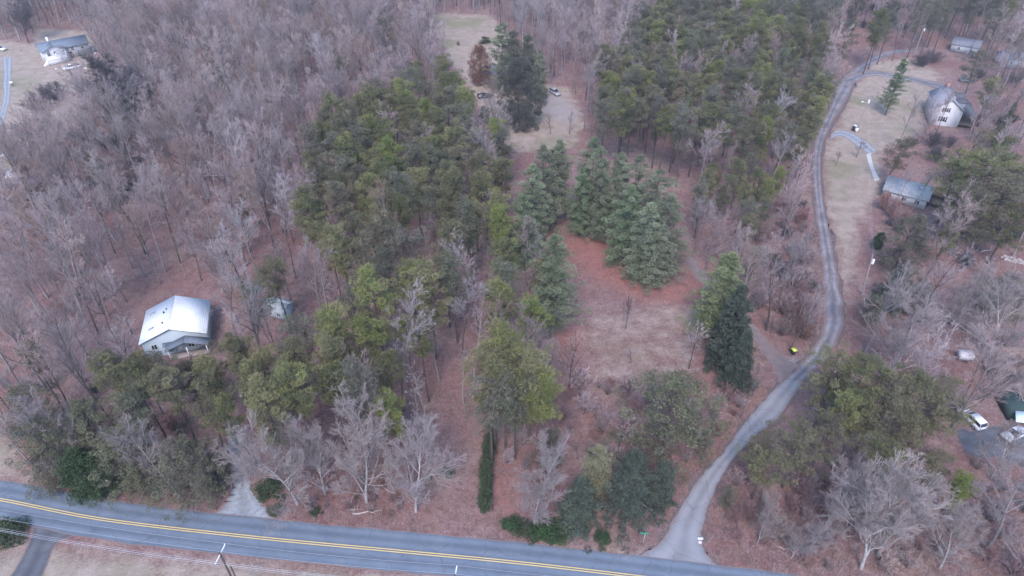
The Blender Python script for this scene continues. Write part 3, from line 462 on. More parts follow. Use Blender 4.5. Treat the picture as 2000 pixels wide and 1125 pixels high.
#@@TREES
# ================================================================ TREES PLACED ONE BY ONE
def top(kind, px, py, h, label, wide=1.0, group=None, lean=(0, 0), cat=None, rad=None):
    x, y, z = G(px, py, h); PLANTED.append((x, y, rad or 2.6)); return plant(kind, x, y, h, label, group, wide, cat, lean)
def base(kind, px, py, h, label, wide=1.0, group=None, lean=(0, 0), rad=None):
    x, y, z = G(px, py); PLANTED.append((x, y, rad or 2.0)); return plant(kind, x, y, h, label, group, wide, None, lean)
SPR = 'evergreens ringing the clearing'
for a in [
 # blue-green pines at the back of the clearing
 ('white_pine', 1040, 325, 21, 'blue-green white pine at the left end of the row behind the clearing', .95), ('white_pine', 1062, 285, 22, 'tall blue-green white pine second from left behind the clearing', .95), ('white_pine_light', 1092, 275, 22, 'white pine third from left in the row behind the clearing', 1.05),
 ('white_pine', 1163, 272, 23, 'tallest pointed blue-green white pine in the row behind the clearing', 1.1), ('white_pine', 1138, 330, 18, 'short white pine in front of the row, its boughs over red needles', .8),
 ('white_pine', 1180, 310, 21, 'white pine at the right end of the row behind the clearing', .8), ('white_pine', 1020, 380, 19, 'broad blue-green white pine left of the red needle carpet', .9),
 ('white_pine_light', 1215, 300, 22, 'light green white pine at the back of the big evergreen cluster', .9), ('white_pine', 1252, 305, 23, 'tall white pine in the middle of the big evergreen cluster', .9), ('white_pine', 1290, 335, 22, 'white pine on the right side of the big evergreen cluster', 1.15),
 ('white_pine', 1312, 385, 20, 'rightmost white pine of the big evergreen cluster', 1.2), ('white_pine', 1235, 365, 20, 'dense white pine on the left side of the big evergreen cluster', 1.1), ('white_pine', 1272, 400, 19, 'broad blue-green white pine at the front of the big cluster', 1.2), ('white_pine', 1290, 445, 15, 'lowest front white pine of the big cluster, touching red needles', 1.0),
 ('white_pine_light', 1085, 462, 24, 'tall lone white pine with bare lower trunk left of the clearing', .95), ('pine', 1060, 500, 19, 'olive pine hugging the lone white pine left of the clearing', 1.0),
 ('pine_yellow', 1036, 572, 18, 'round yellow-green pine below the lone white pine', 1.2), ('green_conifer', 1430, 497, 20, 'tall light green conifer between the clearing and the lane', 1.2), ('spruce', 1452, 560, 18, 'dark spruce leaning on the light green conifer by the lane', .95),
 ('spruce', 1462, 648, 13, 'short dark spruce beside the fork of the lane', 1.0),
 ('pine_big', 985, 632, 27, 'very tall yellow-green pine at the head of the bare track', .75), ('pine_yellow', 1035, 675, 22, 'yellow-green pine on the right of the tallest pine', 1.0), ('pine_grey', 955, 715, 22, 'greyish green pine on the left of the tallest pine', 1.1), ('pine_grey', 1005, 735, 19, 'lower grey-green pine in front of the tallest pine', 1.1),
 ('pine_yellow', 962, 655, 25, 'tall yellow-green pine just left of the tallest pine', 1.0), ('pine_yellow', 1052, 725, 19, 'lowest yellow-green pine right of the tallest pine', 1.3),
 ('pine_yellow', 765, 768, 16, 'yellow-green pine behind the silver trees by the main road', 1.15), ('pine_yellow', 790, 620, 14, 'narrow bright green pine right of the round pines', .8),
 ('cedar', 1325, 738, 18, 'broad olive evergreen with exposed pale trunk left of the side road', 1.15), ('drooping_spruce', 1243, 885, 13.5, 'spruce with long drooping dark boughs near the road junction', 1.0), ('spruce', 1135, 938, 10, 'dark spruce behind the silver tree by the main road', 1.3), ('green_conifer', 1172, 872, 11, 'small green conifer behind the dark spruces', 1.1), ('cedar', 1075, 840, 9, 'small olive evergreen in the brushy end of the clearing', .8),
 ('spruce', 1300, 905, 9, 'dark conifer behind the drooping spruce', 1.2),
 # right-hand side
 ('pine_full', 1765, 268, 14, 'flat-topped pine in front of the low house', .95), ('white_pine_light', 1768, 115, 18, 'tall dark green pine standing alone in the roadside yard', .8), ('pine_full', 1940, 290, 22, 'big flat-topped dark pine at the right edge', 1.3), ('pine_full', 1985, 335, 20, 'big dark pine at the right edge, below the flat-topped one', 1.35), ('pine_full', 1925, 365, 18, 'dark pine left of the big pines at the right edge', 1.2), ('pine_full', 1992, 395, 16, 'lowest of the dark pines over the pale boulders', 1.25),
 ('cedar', 1790, 425, 15, 'rounded olive cedar in the yard right of the lane', 1.05), ('spruce', 1768, 520, 10, 'small blue-green spruce below the rounded cedar', 1.3), ('cedar', 1805, 545, 9, 'dark olive cedar beside the small spruce', .9), ('cedar', 1715, 580, 6, 'low dark cedar near the leaning roadside pole', 1.4), ('cedar', 1980, 540, 10, 'wide dark olive evergreen at the right edge', 1.5),
 ('holly', 1723, 455, 4, 'small dark rounded evergreen in the leafy roadside yard', 1.1),
 ('pine_flat_yellow', 1648, 694, 17, 'yellow-green pine leaning over the side road corner', 1.0), ('pine_full', 1690, 690, 18, 'olive pine below the silver spreading tree', .95), ('pine_flat_yellow', 1815, 735, 18, 'wide yellow-green pine left of the parked white wagon', 1.15), ('pine_full', 1740, 735, 17, 'olive pine between the two yellow-green pines', .9), ('pine_full', 1845, 770, 16, 'olive pine beside the parked white wagon', .9), ('pine_full', 1770, 800, 15, 'muted olive pine above the bare spreading trees', .9),
 ('pine_flat_yellow', 1578, 828, 15, 'yellow-green pine on the bank right of the side road', 1.0), ('pine_flat_yellow', 1632, 815, 14, 'yellow-green pine second along the bank by the side road', .9), ('pine_flat', 1484, 866, 10, 'blue-grey evergreen overhanging the side road', 1.0), ('pine_flat', 1500, 885, 11, 'dark evergreen on the bank by the side road', 1.2), ('cedar', 1428, 952, 4.5, 'small evergreen reaching over the side road edge', .9),
 ('pine_flat', 1745, 872, 13, 'low spreading olive pine over the bare trees', 1.05), ('pine_flat', 1830, 890, 12, 'olive pine at the edge of the dark parking area', .95), ('pine_yellow', 1895, 932, 11, 'small bright yellow-green pine right of the spreading bare trees', 1.3),
 ('white_pine_light', 1985, 200, 15, 'ragged dark pine at the right edge beside the two-storey house', .6),
 ('pine_full', 1893, 298, 19, 'dark full pine at the left front of the big right-edge pines', 1.0), ('pine_full', 1968, 262, 19, 'dark full pine behind the big flat-topped pine', 1.0), ('pine', 1948, 150, 19, 'olive pine beyond the two-storey house', 1.2), ('pine_grey', 1925, 95, 19, 'greyish pine between the far right houses', 1.2), ('pine', 1862, 440, 12, 'small olive pine above the white stones', 1.2), ('pine', 1700, 770, 16, 'slim olive pine right of the yellow-green bank pines', 1.1), ('pine_yellow', 1655, 760, 16, 'slim yellow-green pine behind the bank pines', 1.1),
 # far yard
 ('white_pine', 980, 46, 22, 'tall dark conifer on the left behind the huge dark evergreen', 1.0), ('white_pine_light', 1003, 60, 20, 'dark conifer directly behind the huge dark evergreen', 1.1), ('white_pine_light', 1032, 68, 20, 'light green conifer behind the huge dark evergreen', 1.0), ('white_pine', 1055, 100, 17, 'blue-green conifer right of the huge dark evergreen', .9),
 ('broad_evergreen', 1014, 114, 21, 'huge dark broad-leaved evergreen in the far yard', .98), ('brown_tree', 936, 88, 14, 'brown-leaved dense tree left of the huge dark evergreen', .72), ('holly', 945, 208, 5.5, 'small dark cone-shaped evergreen beside the far yard', 1.0), ('holly', 966, 238, 5, 'small dark evergreen near the split-rail fence', 1.0), ('bush', 947, 71, 2.6, 'dark round bush in the far field', 1.2),
 # left-hand side
 ('pine_grey', 402, 78, 21, 'muted pine in the far bare woods, left of a pair', 1.0), ('pine_grey', 441, 72, 22, 'muted pine in the far bare woods, right of a pair', 1.0), ('pine_grey', 420, 125, 18, 'grey-green pine just below the pair of far pines', 1.1), ('pine_grey', 430, 150, 14, 'lowest of the four far grey-green pines', 1.2), ('pine_grey', 660, 106, 20, 'lone grey-green pine in the far bare woods', 1.0),
 ('pine_grey', 752, 32, 20, 'faded pine high in the far woods', 1.1), ('pine_grey', 768, 60, 17, 'faded pine just below the highest far pine', 1.0), ('pine', 165, 288, 17, 'dark green pine below the far left yard', 1.1), ('pine', 185, 310, 15, 'smaller green pine beside the dark green one below the yard', 1.0), ('pine_grey', 285, 318, 17, 'grey-green pine amid bare trees above the pale-roofed house', 1.0), ('pine_yellow', 312, 168, 15, 'olive pine beside the dark vine-tangled trees', .9),
 ('pine', 465, 378, 12, 'small green pine deep in the left bare woods', .8), ('bare_dark', 235, 130, 20, 'dark vine-tangled tree right of the farmhouse yard', 1.7), ('bare_dark', 262, 155, 19, 'second dark vine-tangled tree right of the farmhouse yard', 1.7), ('bare_dark', 225, 185, 15, 'shorter dark vine-tangled tree below the farmhouse yard', 1.2), ('bare_dark', 285, 180, 15, 'dark tangled tree beside the olive pine', 1.7),
 ('shrub_dark', 95, 165, 5, 'dark tangled thicket below the white farmhouse', 2.0), ('shrub_dark', 70, 185, 5, 'dark thicket on the left of the yard thicket', 1.6), ('shrub_dark', 48, 235, 7, 'dark thicket beside the far gravel drive', 1.6),('holly', 168, 155, 4, 'small dark evergreen in the farmhouse yard', .8),
 ('pine', 262, 690, 17, 'olive pine standing at the left front of the pale-roofed house', 1.1), ('pine_grey', 310, 692, 16, 'olive pine standing before the middle of the pale-roofed house', 1.1), ('pine', 352, 702, 15, 'shorter olive pine before the porch of the pale-roofed house', 1.1), ('pine_yellow', 400, 690, 17, 'yellow-green pine before the right corner of the pale-roofed house', 1.1),
 ('pine', 450, 655, 19, 'olive pine right of the pale-roofed house, over the driveway', 1.15), ('pine_yellow', 492, 690, 17, 'yellow-green pine just right of the hidden driveway', 1.1),
 ('pine_flat', 528, 500, 17, 'pine with open crown right of the pale-roofed house', .75), ('pine_flat', 498, 545, 17, 'pine with open crown left of the small shed', .7), ('pine', 45, 668, 16, 'green pine at the left edge', .9),
 ('holly', 140, 885, 9.5, 'tall dark green evergreen by the main road at left', 1.15), ('holly', 178, 905, 7, 'lower dark green evergreen beside the tall one by the main road', 1.1), ('pine_grey', 238, 770, 18, 'tall yellow-tinged pine above the main road at left', 1.2), ('cedar', 215, 845, 13, 'greyish cedar right of the dark green evergreen', 1.0), ('bare_wide', 290, 850, 14, 'grey bare tree among the cedars second right of the dark evergreen', 1.0), ('cedar', 335, 868, 13, 'greyish cedar third right of the dark green evergreen', 1.05), ('cedar', 378, 872, 11, 'greyish cedar nearest the gravel driveway mouth', 1.0), ('cedar', 262, 900, 9, 'low cedar on the main road bank', 1.0), ('bare_wide', 372, 905, 8, 'low grey bare tree on the bank near the driveway', 1.3),
 ('cedar', 60, 820, 14, 'ragged cedar at the left field edge', .9), ('bare_wide', 95, 775, 15, 'grey bare tree behind the dark green evergreen', 1.0), ('cedar', 35, 760, 14, 'ragged cedar at the far left above the field', .9), ('cedar', 75, 880, 9, 'small ragged cedar beside the left field', .9), ('cedar', 150, 790, 14, 'grey-brown cedar directly behind the dark green evergreen', .9),
 ]: top(*a[:5], wide=a[5])
for a in [
 ('bare_wide', 582, 985, 18, 'spreading silver bare tree right of the gravel driveway mouth', 1.1), ('bare_wide', 716, 981, 17, 'spreading silver bare tree with twin trunks by the main road', 1.25), ('bare_wide', 812, 1000, 13.5, 'low silver bare tree left of the bare track', 1.35), ('bare_wide', 635, 965, 14, 'bare tree between the two spreading silver trees', 1.0),
 ('bare_wide', 1043, 1030, 14, 'pale bare tree in front of the dark spruces by the road', 1.15), ('bare_grey', 628, 610, 15, 'large grey bare tree right of the small shed', 1.15), ('bare_grey', 480, 520, 16, 'large grey bare tree above the open-crowned pines', 1.2),
 ('bare_wide', 1730, 742, 15, 'silver spreading bare tree standing above the olive pines', 1.5), ('bare_wide', 1925, 708, 16, 'wide fan-shaped silver bare tree at the right edge', 1.55), ('bare_wide', 1985, 800, 14, 'silver bare tree above the blue-roofed shelter', 1.0), ('bare_pale', 1845, 680, 15, 'pale bare tree left of the white trailer', 1.0),
 ('bare_wide', 1600, 1060, 13, 'pale bare tree crossed by a fallen log', 1.0), ('bare_wide', 1682, 1110, 17, 'large silver bare tree in the lower right wood', 1.25), ('bare_wide', 1715, 1085, 18, 'widest silver bare tree in the lower right wood', 1.25), ('bare_wide', 1835, 1110, 12, 'silver bare tree low in the right corner wood', 1.1),
 ('bare_pale', 1930, 1070, 15, 'crooked pale bare tree in the bottom right corner', 1.3), ('bare_wide', 1935, 935, 9, 'small bare tree beside the dark parking area', 1.1), ('bare_wide', 1480, 1060, 8, 'small pale bare tree right of the junction', 1.0), ('bare_wide', 1985, 1125, 10, 'bare tree at the very bottom right', 1.1), ('bare_wide', 1545, 1090, 9, 'little bare tree low between the junction and fallen log', 1.0),
 ('sapling', 1222, 642, 8.5, 'lone dark sapling standing in the middle of the clearing', .9), ('sapling', 1232, 708, 3.2, 'tiny bare sapling low in the clearing', 1.5), ('sapling', 1345, 720, 11, 'thin grey sapling at the right side of the clearing', .9), ('sapling', 1225, 800, 8, 'slim bare sapling in the brushy end of the clearing', 1.2), ('sapling', 1260, 815, 8, 'slim bare sapling left of the broad olive evergreen', 1.2),
 ('sapling', 1208, 880, 9, 'bare sapling behind the green conifer', 1.2), ('sapling', 1110, 760, 9, 'bare bushy sapling right of the tallest pine', 1.6), ('sapling', 1130, 790, 8, 'bare bushy sapling at the lower left of the clearing', 1.6), ('sapling', 1632, 325, 4.5, 'small bare tree on the grass beside the lane', 1.2), ('sapling', 1672, 308, 5.5, 'dark little tree at the end of the house drive', 1.4),
 ('sapling', 1075, 262, 6, 'young bare tree beside the split-rail fence', 1.3), ('sapling', 1112, 262, 6, 'young bare tree right of the split-rail fence', 1.3), ('bare_grey', 1800, 275, 12, 'bare tree in front of the two-storey house', .8), ('bare_grey', 1905, 280, 14, 'bare tree right of the two-storey house', 1.1), ('bare_pale', 1768, 95, 13, 'pale forked tree at the far end of the lane', .8),
 ('bare', 1824, 270, 14, 'thin bare tree before the left corner of the two-storey house', .9), ('bare', 1885, 290, 15, 'thin bare tree before the right side of the two-storey house', .9), ('bare', 1750, 402, 12, 'thin bare tree before the left end of the low house', 1.0), ('bare', 1782, 408, 11, 'thin bare tree before the middle of the low house', 1.0), ('bare', 555, 625, 13, 'thin bare tree in front of the small shed', .9), ('bare', 1890, 110, 16, 'thin bare tree before the grey-roofed house at upper right', 1.0), ('bare', 1968, 135, 16, 'thin bare tree before the house at the right edge', 1.0),
 ('bare_dark', 1855, 470, 14, 'dark leaning tree above the pale boulders', .9), ('shrub_dark', 1890, 520, 3, 'dark brush heap in the leafy yard', 1.5), ('shrub_red', 1725, 410, 4.5, 'reddish bare shrub left of the low house', 1.3), ('shrub_red', 1742, 425, 4, 'reddish bare shrub in front of the low house', 1.3), ('shrub_dark', 1800, 130, 4, 'dark brush at the far end of the lane', 1.8),('shrub_dark', 1818, 122, 4, 'dark brush right of the pole at the lane end', 1.8),
 ('bare_grey', 1945, 165, 9, 'fan-shaped bare tree beyond the two-storey house', 1.3),
 ('snag', 840, 935, 18, 'leaning dead tree trunk beside the bare track', 1.0), ('snag', 858, 745, 15, 'white dead tree standing in front of the pine grove', 1.0), ('snag', 905, 790, 14, 'thin dead tree near the head of the bare track', .8),
 ]: base(*a[:5], wide=a[5], rad=3.4 if a[0] == 'bare_wide' else 2.0)
PLANTED[-3:] = PLANTED[-3:]
# evergreen hedge and roadside bushes
hb = [(957, 860), (955, 885), (952, 910), (950, 935), (949, 960), (947, 985), (946, 1005)]
hd = thing('hedge', 'narrow dark green hedge running beside the bare track', 'hedge', G(951, 935)); hx, hy, _ = G(951, 935)
qT, qC = Q(), Q(); rg = np.random.default_rng(9)
for (a0, b0) in zip(hb[:-1], hb[1:]):
    for k in range(5):
        f = k / 5; x, y, _ = G(a0[0] * (1 - f) + b0[0] * f, a0[1] * (1 - f) + b0[1] * f); cc = np.stack([rg.normal(x - hx, 0.35, 8), rg.normal(y - hy, 0.3, 8), rg.uniform(0.4, 3.1, 8)], 1)
        leaves(qC, rg, cc, 0.5, 90, 0.17, 0.1, 1.0, (0, 0, .1)); segs(qT, [[x - hx, y - hy, -.05]], [[x - hx, y - hy, 2.4]], .04, .02)
link('stems', qT.mesh('stems', [M['bark_dark']]), hd); link('foliage', qC.mesh('foliage', [M['holly']]), hd)
BUSH = [(1000, 1028, 1.7, 'low evergreen bush at the left foot of the pale bare tree'), (1025, 1040, 1.9, 'low evergreen bush left of the dark spruce by the road'), (1062, 1042, 2.4, 'evergreen bush right of the pale bare tree by the road'), (1090, 1048, 2.2, 'evergreen bush in front of the dark spruce by the road'), (1175, 1055, 1.5, 'small evergreen bush in front of the drooping spruce'), (525, 965, 2.4, 'evergreen bush at the foot of the silver tree by the driveway'), (540, 1000, 1.3, 'small evergreen bush on the bank right of the driveway mouth'), (616, 1003, 1.0, 'tiny evergreen bush beside the main road bank'), (872, 925, 1.3, 'lone dark little bush on the bare track'), (28, 1048, 2.4, 'green bush beside the near driveway'), (12, 1040, 2.0, 'green bush at the bottom left corner'), (1190, 660, .8, 'tiny bush'),]
for px, py, h, lb in BUSH[:-1]: base('bush', px, py, h, lb, 1.3, rad=1)
rg = random.Random(31)
SH = 'bare shrubs by the side road and clearing'
shr = []
def shrubs(poly, n, kinds, hlo, hhi, phrase, grp):
    x0, x1 = min(p[0] for p in poly), max(p[0] for p in poly); y0, y1 = min(p[1] for p in poly), max(p[1] for p in poly); L_ = []; tries = 0
    n = int(n * 1.08)
    while len(L_) < n and tries < 4000:
        tries += 1; px, py = rg.uniform(x0, x1), rg.uniform(y0, y1)
        if not inpoly(px, py, poly) or any(inpoly(px, py, p) for p in ROADP): continue
        x, y, _ = G(px, py)
        if any(math.hypot(x - u, y - v) < 1.7 for u, v, _ in [(t[0], t[1], 0) for t in L_]): continue
        L_.append((x, y, px, py))
    L_.sort(key=lambda t: t[1]); nrow = max(1, round(len(L_) / 7)); sz = math.ceil(len(L_) / nrow)
    for r in range(nrow):
        row = sorted(L_[r * sz:(r + 1) * sz], key=lambda t: S(t[0], t[1])[0])
        for c_, t in enumerate(row):
            k = rg.choice(kinds); h = rg.uniform(hlo, hhi); col = {'shrub': 'grey', 'shrub_red': 'reddish', 'shrub_dark': 'dark', 'sapling': 'thin grey'}[k]
            plant(k, t[0], t[1], h, f'{col} bare shrub {phrase}, {ORD[r]} row back, {ORD[c_]} from left' if k != 'sapling' else f'{col} sapling {phrase}, {ORD[r]} row back, {ORD[c_]} from left', grp, rg.uniform(.9, 1.4))
ORD = 'first second third fourth fifth sixth seventh eighth ninth tenth eleventh twelfth thirteenth fourteenth fifteenth sixteenth seventeenth eighteenth nineteenth twentieth'.split() + [f'{a}-{b}' for a in ('twenty', 'thirty', 'forty') for b in 'first second third fourth fifth sixth seventh eighth ninth'.split()]
shrubs([(1090, 740), (1420, 740), (1400, 850), (1340, 960), (1260, 900), (1100, 900), (980, 930), (980, 860)], 55, ['shrub', 'shrub', 'shrub_red', 'shrub_red', 'sapling'], 1.6, 3.6, "at the clearing's lower end", "shrubs at the clearing's lower end")
shrubs([(1420, 960), (1480, 900), (1700, 880), (1900, 900), (2000, 950), (2000, 1125), (1480, 1110), (1400, 1040)], 60, ['shrub', 'shrub_red', 'shrub_red', 'shrub'], 1.6, 3.4, 'in the lower right wood', 'shrubs in the lower right wood')
shrubs([(1500, 420), (1590, 400), (1600, 500), (1605, 620), (1580, 690), (1520, 700), (1480, 600)], 34, ['shrub', 'shrub', 'shrub_dark', 'shrub_red', 'sapling'], 2.5, 5.5, 'in the strip left of the lane', 'shrubs in the strip left of the lane')
shrubs([(560, 930), (820, 940), (820, 1015), (560, 1000)], 16, ['shrub_red', 'shrub'], 1.0, 2.0, 'on the main road bank', 'shrubs on the main road bank')
shrubs([(1420, 750), (1490, 760), (1400, 880), (1360, 900)], 12, ['shrub_red', 'shrub'], 1.6, 3.0, 'left of the side road', 'shrubs left of the side road')
shrubs([(1680, 440), (1760, 430), (1860, 440), (2000, 430), (2000, 480), (1850, 500)], 16, ['shrub', 'shrub_dark', 'shrub_red'], 2, 4, 'above the pale boulders', 'shrubs above the pale boulders')
shrubs([(1750, 740), (2000, 680), (2000, 790), (1870, 830), (1700, 830), (1580, 790)], 22, ['shrub', 'shrub_dark', 'shrub'], 1.5, 3.5, 'around the parked wagon', 'shrubs around the parked wagon')
shrubs([(0, 760), (440, 720), (440, 960), (180, 960), (20, 880)], 30, ['shrub', 'shrub_dark', 'shrub_red'], 1.8, 4, 'among the roadside cedars', 'shrubs among the roadside cedars')
shrubs([(60, 250), (260, 240), (300, 400), (20, 420)], 22, ['shrub', 'shrub_dark'], 2.5, 5, 'below the farmhouse yard', 'shrubs below the farmhouse yard')
# ================================================================ THE WOODS
MAINP = ROADP[3]
KEEP = [ROADP[0], ROADP[2], MAINP, [(265, 590), (340, 572), (420, 578), (410, 680), (265, 690)], [(70, 60), (180, 60), (190, 150), (60, 150)], [(1005, 275), (1170, 262), (1340, 300), (1345, 560), (1280, 560), (1180, 450), (1100, 460), (1010, 420)], [(1060, 470), (1130, 480), (1150, 640), (1060, 640)], [(845, 35), (955, 35), (965, 90), (950, 235), (920, 170), (880, 120)], [(0, 85), (60, 85), (60, 150), (30, 230), (0, 260)],
        [(1800, 145), (1910, 150), (1900, 256), (1800, 250)], [(1725, 310), (1830, 315), (1830, 395), (1725, 395)], [(520, 570), (575, 575), (560, 610), (520, 605)],
        CLEARING, [(1640, 210), (1710, 190), (1700, 590), (1650, 590), (1612, 400), (1608, 300)], [(1850, 510), (2000, 510), (2000, 570), (1850, 590)], [(870, 45), (950, 40), (960, 90), (940, 200), (960, 215), (900, 100)], [(1050, 165), (1105, 170), (1150, 240), (1060, 255), (990, 270), (1000, 235)],
        [(1870, 790), (2000, 790), (2000, 880), (1890, 880)], [(880, 830), (940, 840), (940, 1050), (850, 1040)], [(880, 850), (960, 850), (960, 1000), (880, 1000)], [(430, 870), (500, 870), (500, 1000), (430, 1000)],
        [(1680, 110), (1800, 105), (1840, 150), (1700, 180), (1650, 190)], [(1860, 40), (1920, 40), (1920, 95), (1860, 95)],[(60, 170), (140, 160), (140, 220), (60, 220)]]
OPEN = [CLEARING, TRACK, YARD, RYARD, LYARD, HOUSEY, OPEN2, PARK, FIELD, [(1640, 70), (1790, 90), (1640, 160), (1600, 140)]] + ROADP
PZ = 17
STANDS = [  # canopy outline in the survey plane 17 m up, kinds, spacing
 ([(560, 345), (600, 228), (650, 205), (770, 150), (850, 118), (910, 158), (930, 200), (985, 240), (1000, 310), (1000, 400), (1020, 470), (995, 590), (900, 610), (820, 580), (740, 530), (690, 500), (625, 475), (600, 400)], ['pine'] * 6 + ['pine_grey'] * 3 + ['pine_yellow'] * 2 + ['bare'] * 2, 4.9, 'in the grove by the clearing'),
 ([(640, 550), (720, 550), (800, 580), (850, 640), (800, 700), (760, 720), (740, 800), (640, 810), (560, 795), (480, 830), (420, 780), (400, 700), (450, 620), (560, 650), (620, 600)], ['pine'] * 4 + ['pine_yellow'] * 3 + ['pine_grey'] * 2 + ['bare'], 4.3, 'behind the silver roadside trees'),
 ([(215, 700), (290, 680), (420, 685), (450, 740), (400, 780), (280, 800), (190, 780)], ['pine'] * 4 + ['pine_yellow', 'pine_grey'], 4.2, 'in front of the pale-roofed house'),
 ([(1170, 130), (1220, 60), (1300, -20), (1600, -20), (1612, 100), (1622, 200), (1590, 240), (1550, 290), (1530, 350), (1500, 390), (1510, 450), (1470, 470), (1410, 360), (1350, 330), (1280, 290), (1210, 280), (1165, 230)], ['pine'] * 4 + ['pine_grey'] * 4 + ['pine_yellow'] * 2 + ['bare'] * 2, 4.7, 'in the pinewood left of the lane'),
 ([(1620, -20), (2050, -20), (2050, 60), (1900, 50), (1780, 60), (1700, 85), (1650, 90)], ['pine_grey'] * 3 + ['pine'] + ['bare'] * 5, 5.6, "past the lane's end"),
 ([(10, 690), (180, 700), (210, 790), (120, 830), (0, 830)], ['cedar', 'pine_grey', 'bare', 'bare_dark'], 6, 'in the mixed clump at far left'),
 ([(0, -20), (130, -20), (90, 40), (0, 60)], ['bare', 'bare_dark', 'pine_grey'], 6, 'behind the far left yard')]
def phrase(px, py):
    if px < 200 and py < 110: return 'behind the far left yard'
    if py < 330 and px < 620: return 'right of the far white farmhouse' if px < 400 else 'in the far left woods'
    if px < 560: return 'around the pale-roofed house' if px > 200 else 'at the left edge'
    if py < 300 and px < 900: return 'behind the pine grove'
    if px < 1250 and py < 300: return 'behind the huge dark evergreen'
    if px < 1330: return 'among the middle pines'
    if px < 1640: return 'in the strip left of the lane'
    if py < 200: return "past the lane's end"
    if py < 470: return 'around the right-hand houses'
    return 'in the lower right wood'
rg = random.Random(11); cells = {}; TR = []
def free(x, y, d):
    cx, cy = int(x // 8), int(y // 8)
    for i in (-1, 0, 1):
        for j in (-1, 0, 1):
            for (u, v, dd) in cells.get((cx + i, cy + j), ()):
                if math.hypot(x - u, y - v) < (d + dd) / 2: return False
    return True
for (x, y, r_) in PLANTED: cells.setdefault((int(x // 8), int(y // 8)), []).append((x, y, r_ * 1.9))
cand = []
for k in range(90000):
    y = 46 + 345 * rg.random(); x = rg.uniform(-1, 1) * (85 + (y - 46) * 0.62); cand.append((x, y))
for x, y in cand:
    sx, sy = S(x, y, PZ)
    if not (-70 < sx < 2070 and -90 < sy): continue
    bx, by = S(x, y)
    if bx < -60 or bx > 2060: pass
    if any(inpoly(bx, by, p) for p in OPEN): continue
    st = next((s_ for s_ in STANDS if inpoly(sx, sy, s_[0])), None)
    if st: kind, sp, ph = rg.choice(st[1]), st[2], st[3]
    else:
        if 930 < by < 1130 and bx < 1400: continue
        if bx > 1380 and by > 870: continue
        kind = rg.choice(['bare'] * 13 + ['bare_pale'] + ['bare_grey'] * 2); sp = rg.choice((3.9, 4.6, 5.6)); ph = phrase(sx, sy)
        if by > 560 and 520 < bx < 1000: kind = rg.choice(['bare', 'bare', 'snag', 'sapling']); sp = 6.5
        if 1600 < bx and by > 290: sp = 8
        if bx > 1600 and by < 870 and rg.random() < .25: kind = 'shrub_dark'
        if 1330 < sx < 1620 and sy > 330: sp = 5.2
    if not free(x, y, sp): continue
    h = rg.uniform(14, 24) if not kind.startswith('pine') else rg.uniform(18.5, 23.5)
    if kind == 'sapling': h = rg.uniform(6, 10)
    if kind == 'shrub_dark': h = rg.uniform(2.5, 5)
    if kind == 'cedar': h = rg.uniform(11, 15)
    pine_ = kind.startswith('pine'); ok = True
    if 1330 < bx < 1620 and by > 400: h *= 0.72
    for f in ((0.5, 0.75, 1.0) if pine_ else (0.35, 0.6, 0.85)):
        for dx in (-2.2, 0, 2.2):
            s_ = S(x + dx * (1 if f < .95 else .4), y, h * f)
            if any(inpoly(s_[0], s_[1], p) for p in KEEP): ok = False
    if not ok: continue
    cells.setdefault((int(x // 8), int(y // 8)), []).append((x, y, sp)); TR.append((x, y, h, kind, ph))
def seen(t): 
    s1 = S(t[0], t[1], t[2] * 0.75); return -10 < s1[0] < 2010 and -10 < s1[1] < 1130
TR.sort(key=lambda t: t[0] ** 2 + t[1] ** 2 + 90 ** 2)
nind = {}; IND, FAR = [], []
for t in TR:
    fam = NAMES[t[3]]; 
    if seen(t) and nind.get(fam, 0) < {'bare_tree': 255, 'pine_tree': 262}.get(fam, 300): nind[fam] = nind.get(fam, 0) + 1; IND.append(t)
    else: FAR.append(t)
LOOK = {'shrub_dark': 'big dark shrub', 'bare': 'brown-grey bare tree', 'bare_pale': 'pale bare tree', 'bare_grey': 'grey bare tree', 'bare_dark': 'dark bare tree', 'snag': 'dead tree', 'sapling': 'sapling', 'pine': 'olive pine', 'pine_grey': 'greyish pine', 'pine_yellow': 'yellow-green pine', 'cedar': 'ragged cedar'}
by_ph = {}
for t in IND: by_ph.setdefault((t[4], NAMES[t[3]]), []).append(t)
for (ph, fam), L_ in by_ph.items():
    L_.sort(key=lambda t: t[1]); nrow = max(1, round(len(L_) / 10)); sz = math.ceil(len(L_) / nrow)
    for r in range(nrow):
        row = sorted(L_[r * sz:(r + 1) * sz], key=lambda t: S(t[0], t[1], t[2])[0])
        for c_, t in enumerate(row):
            plant(t[3], t[0], t[1], t[2], f'{LOOK[t[3]]} {ph}, {ORD[r]} row back, {ORD[c_]} from left', f"{fam.replace('_', ' ')}s {ph}", rg.uniform(.85, 1.15))
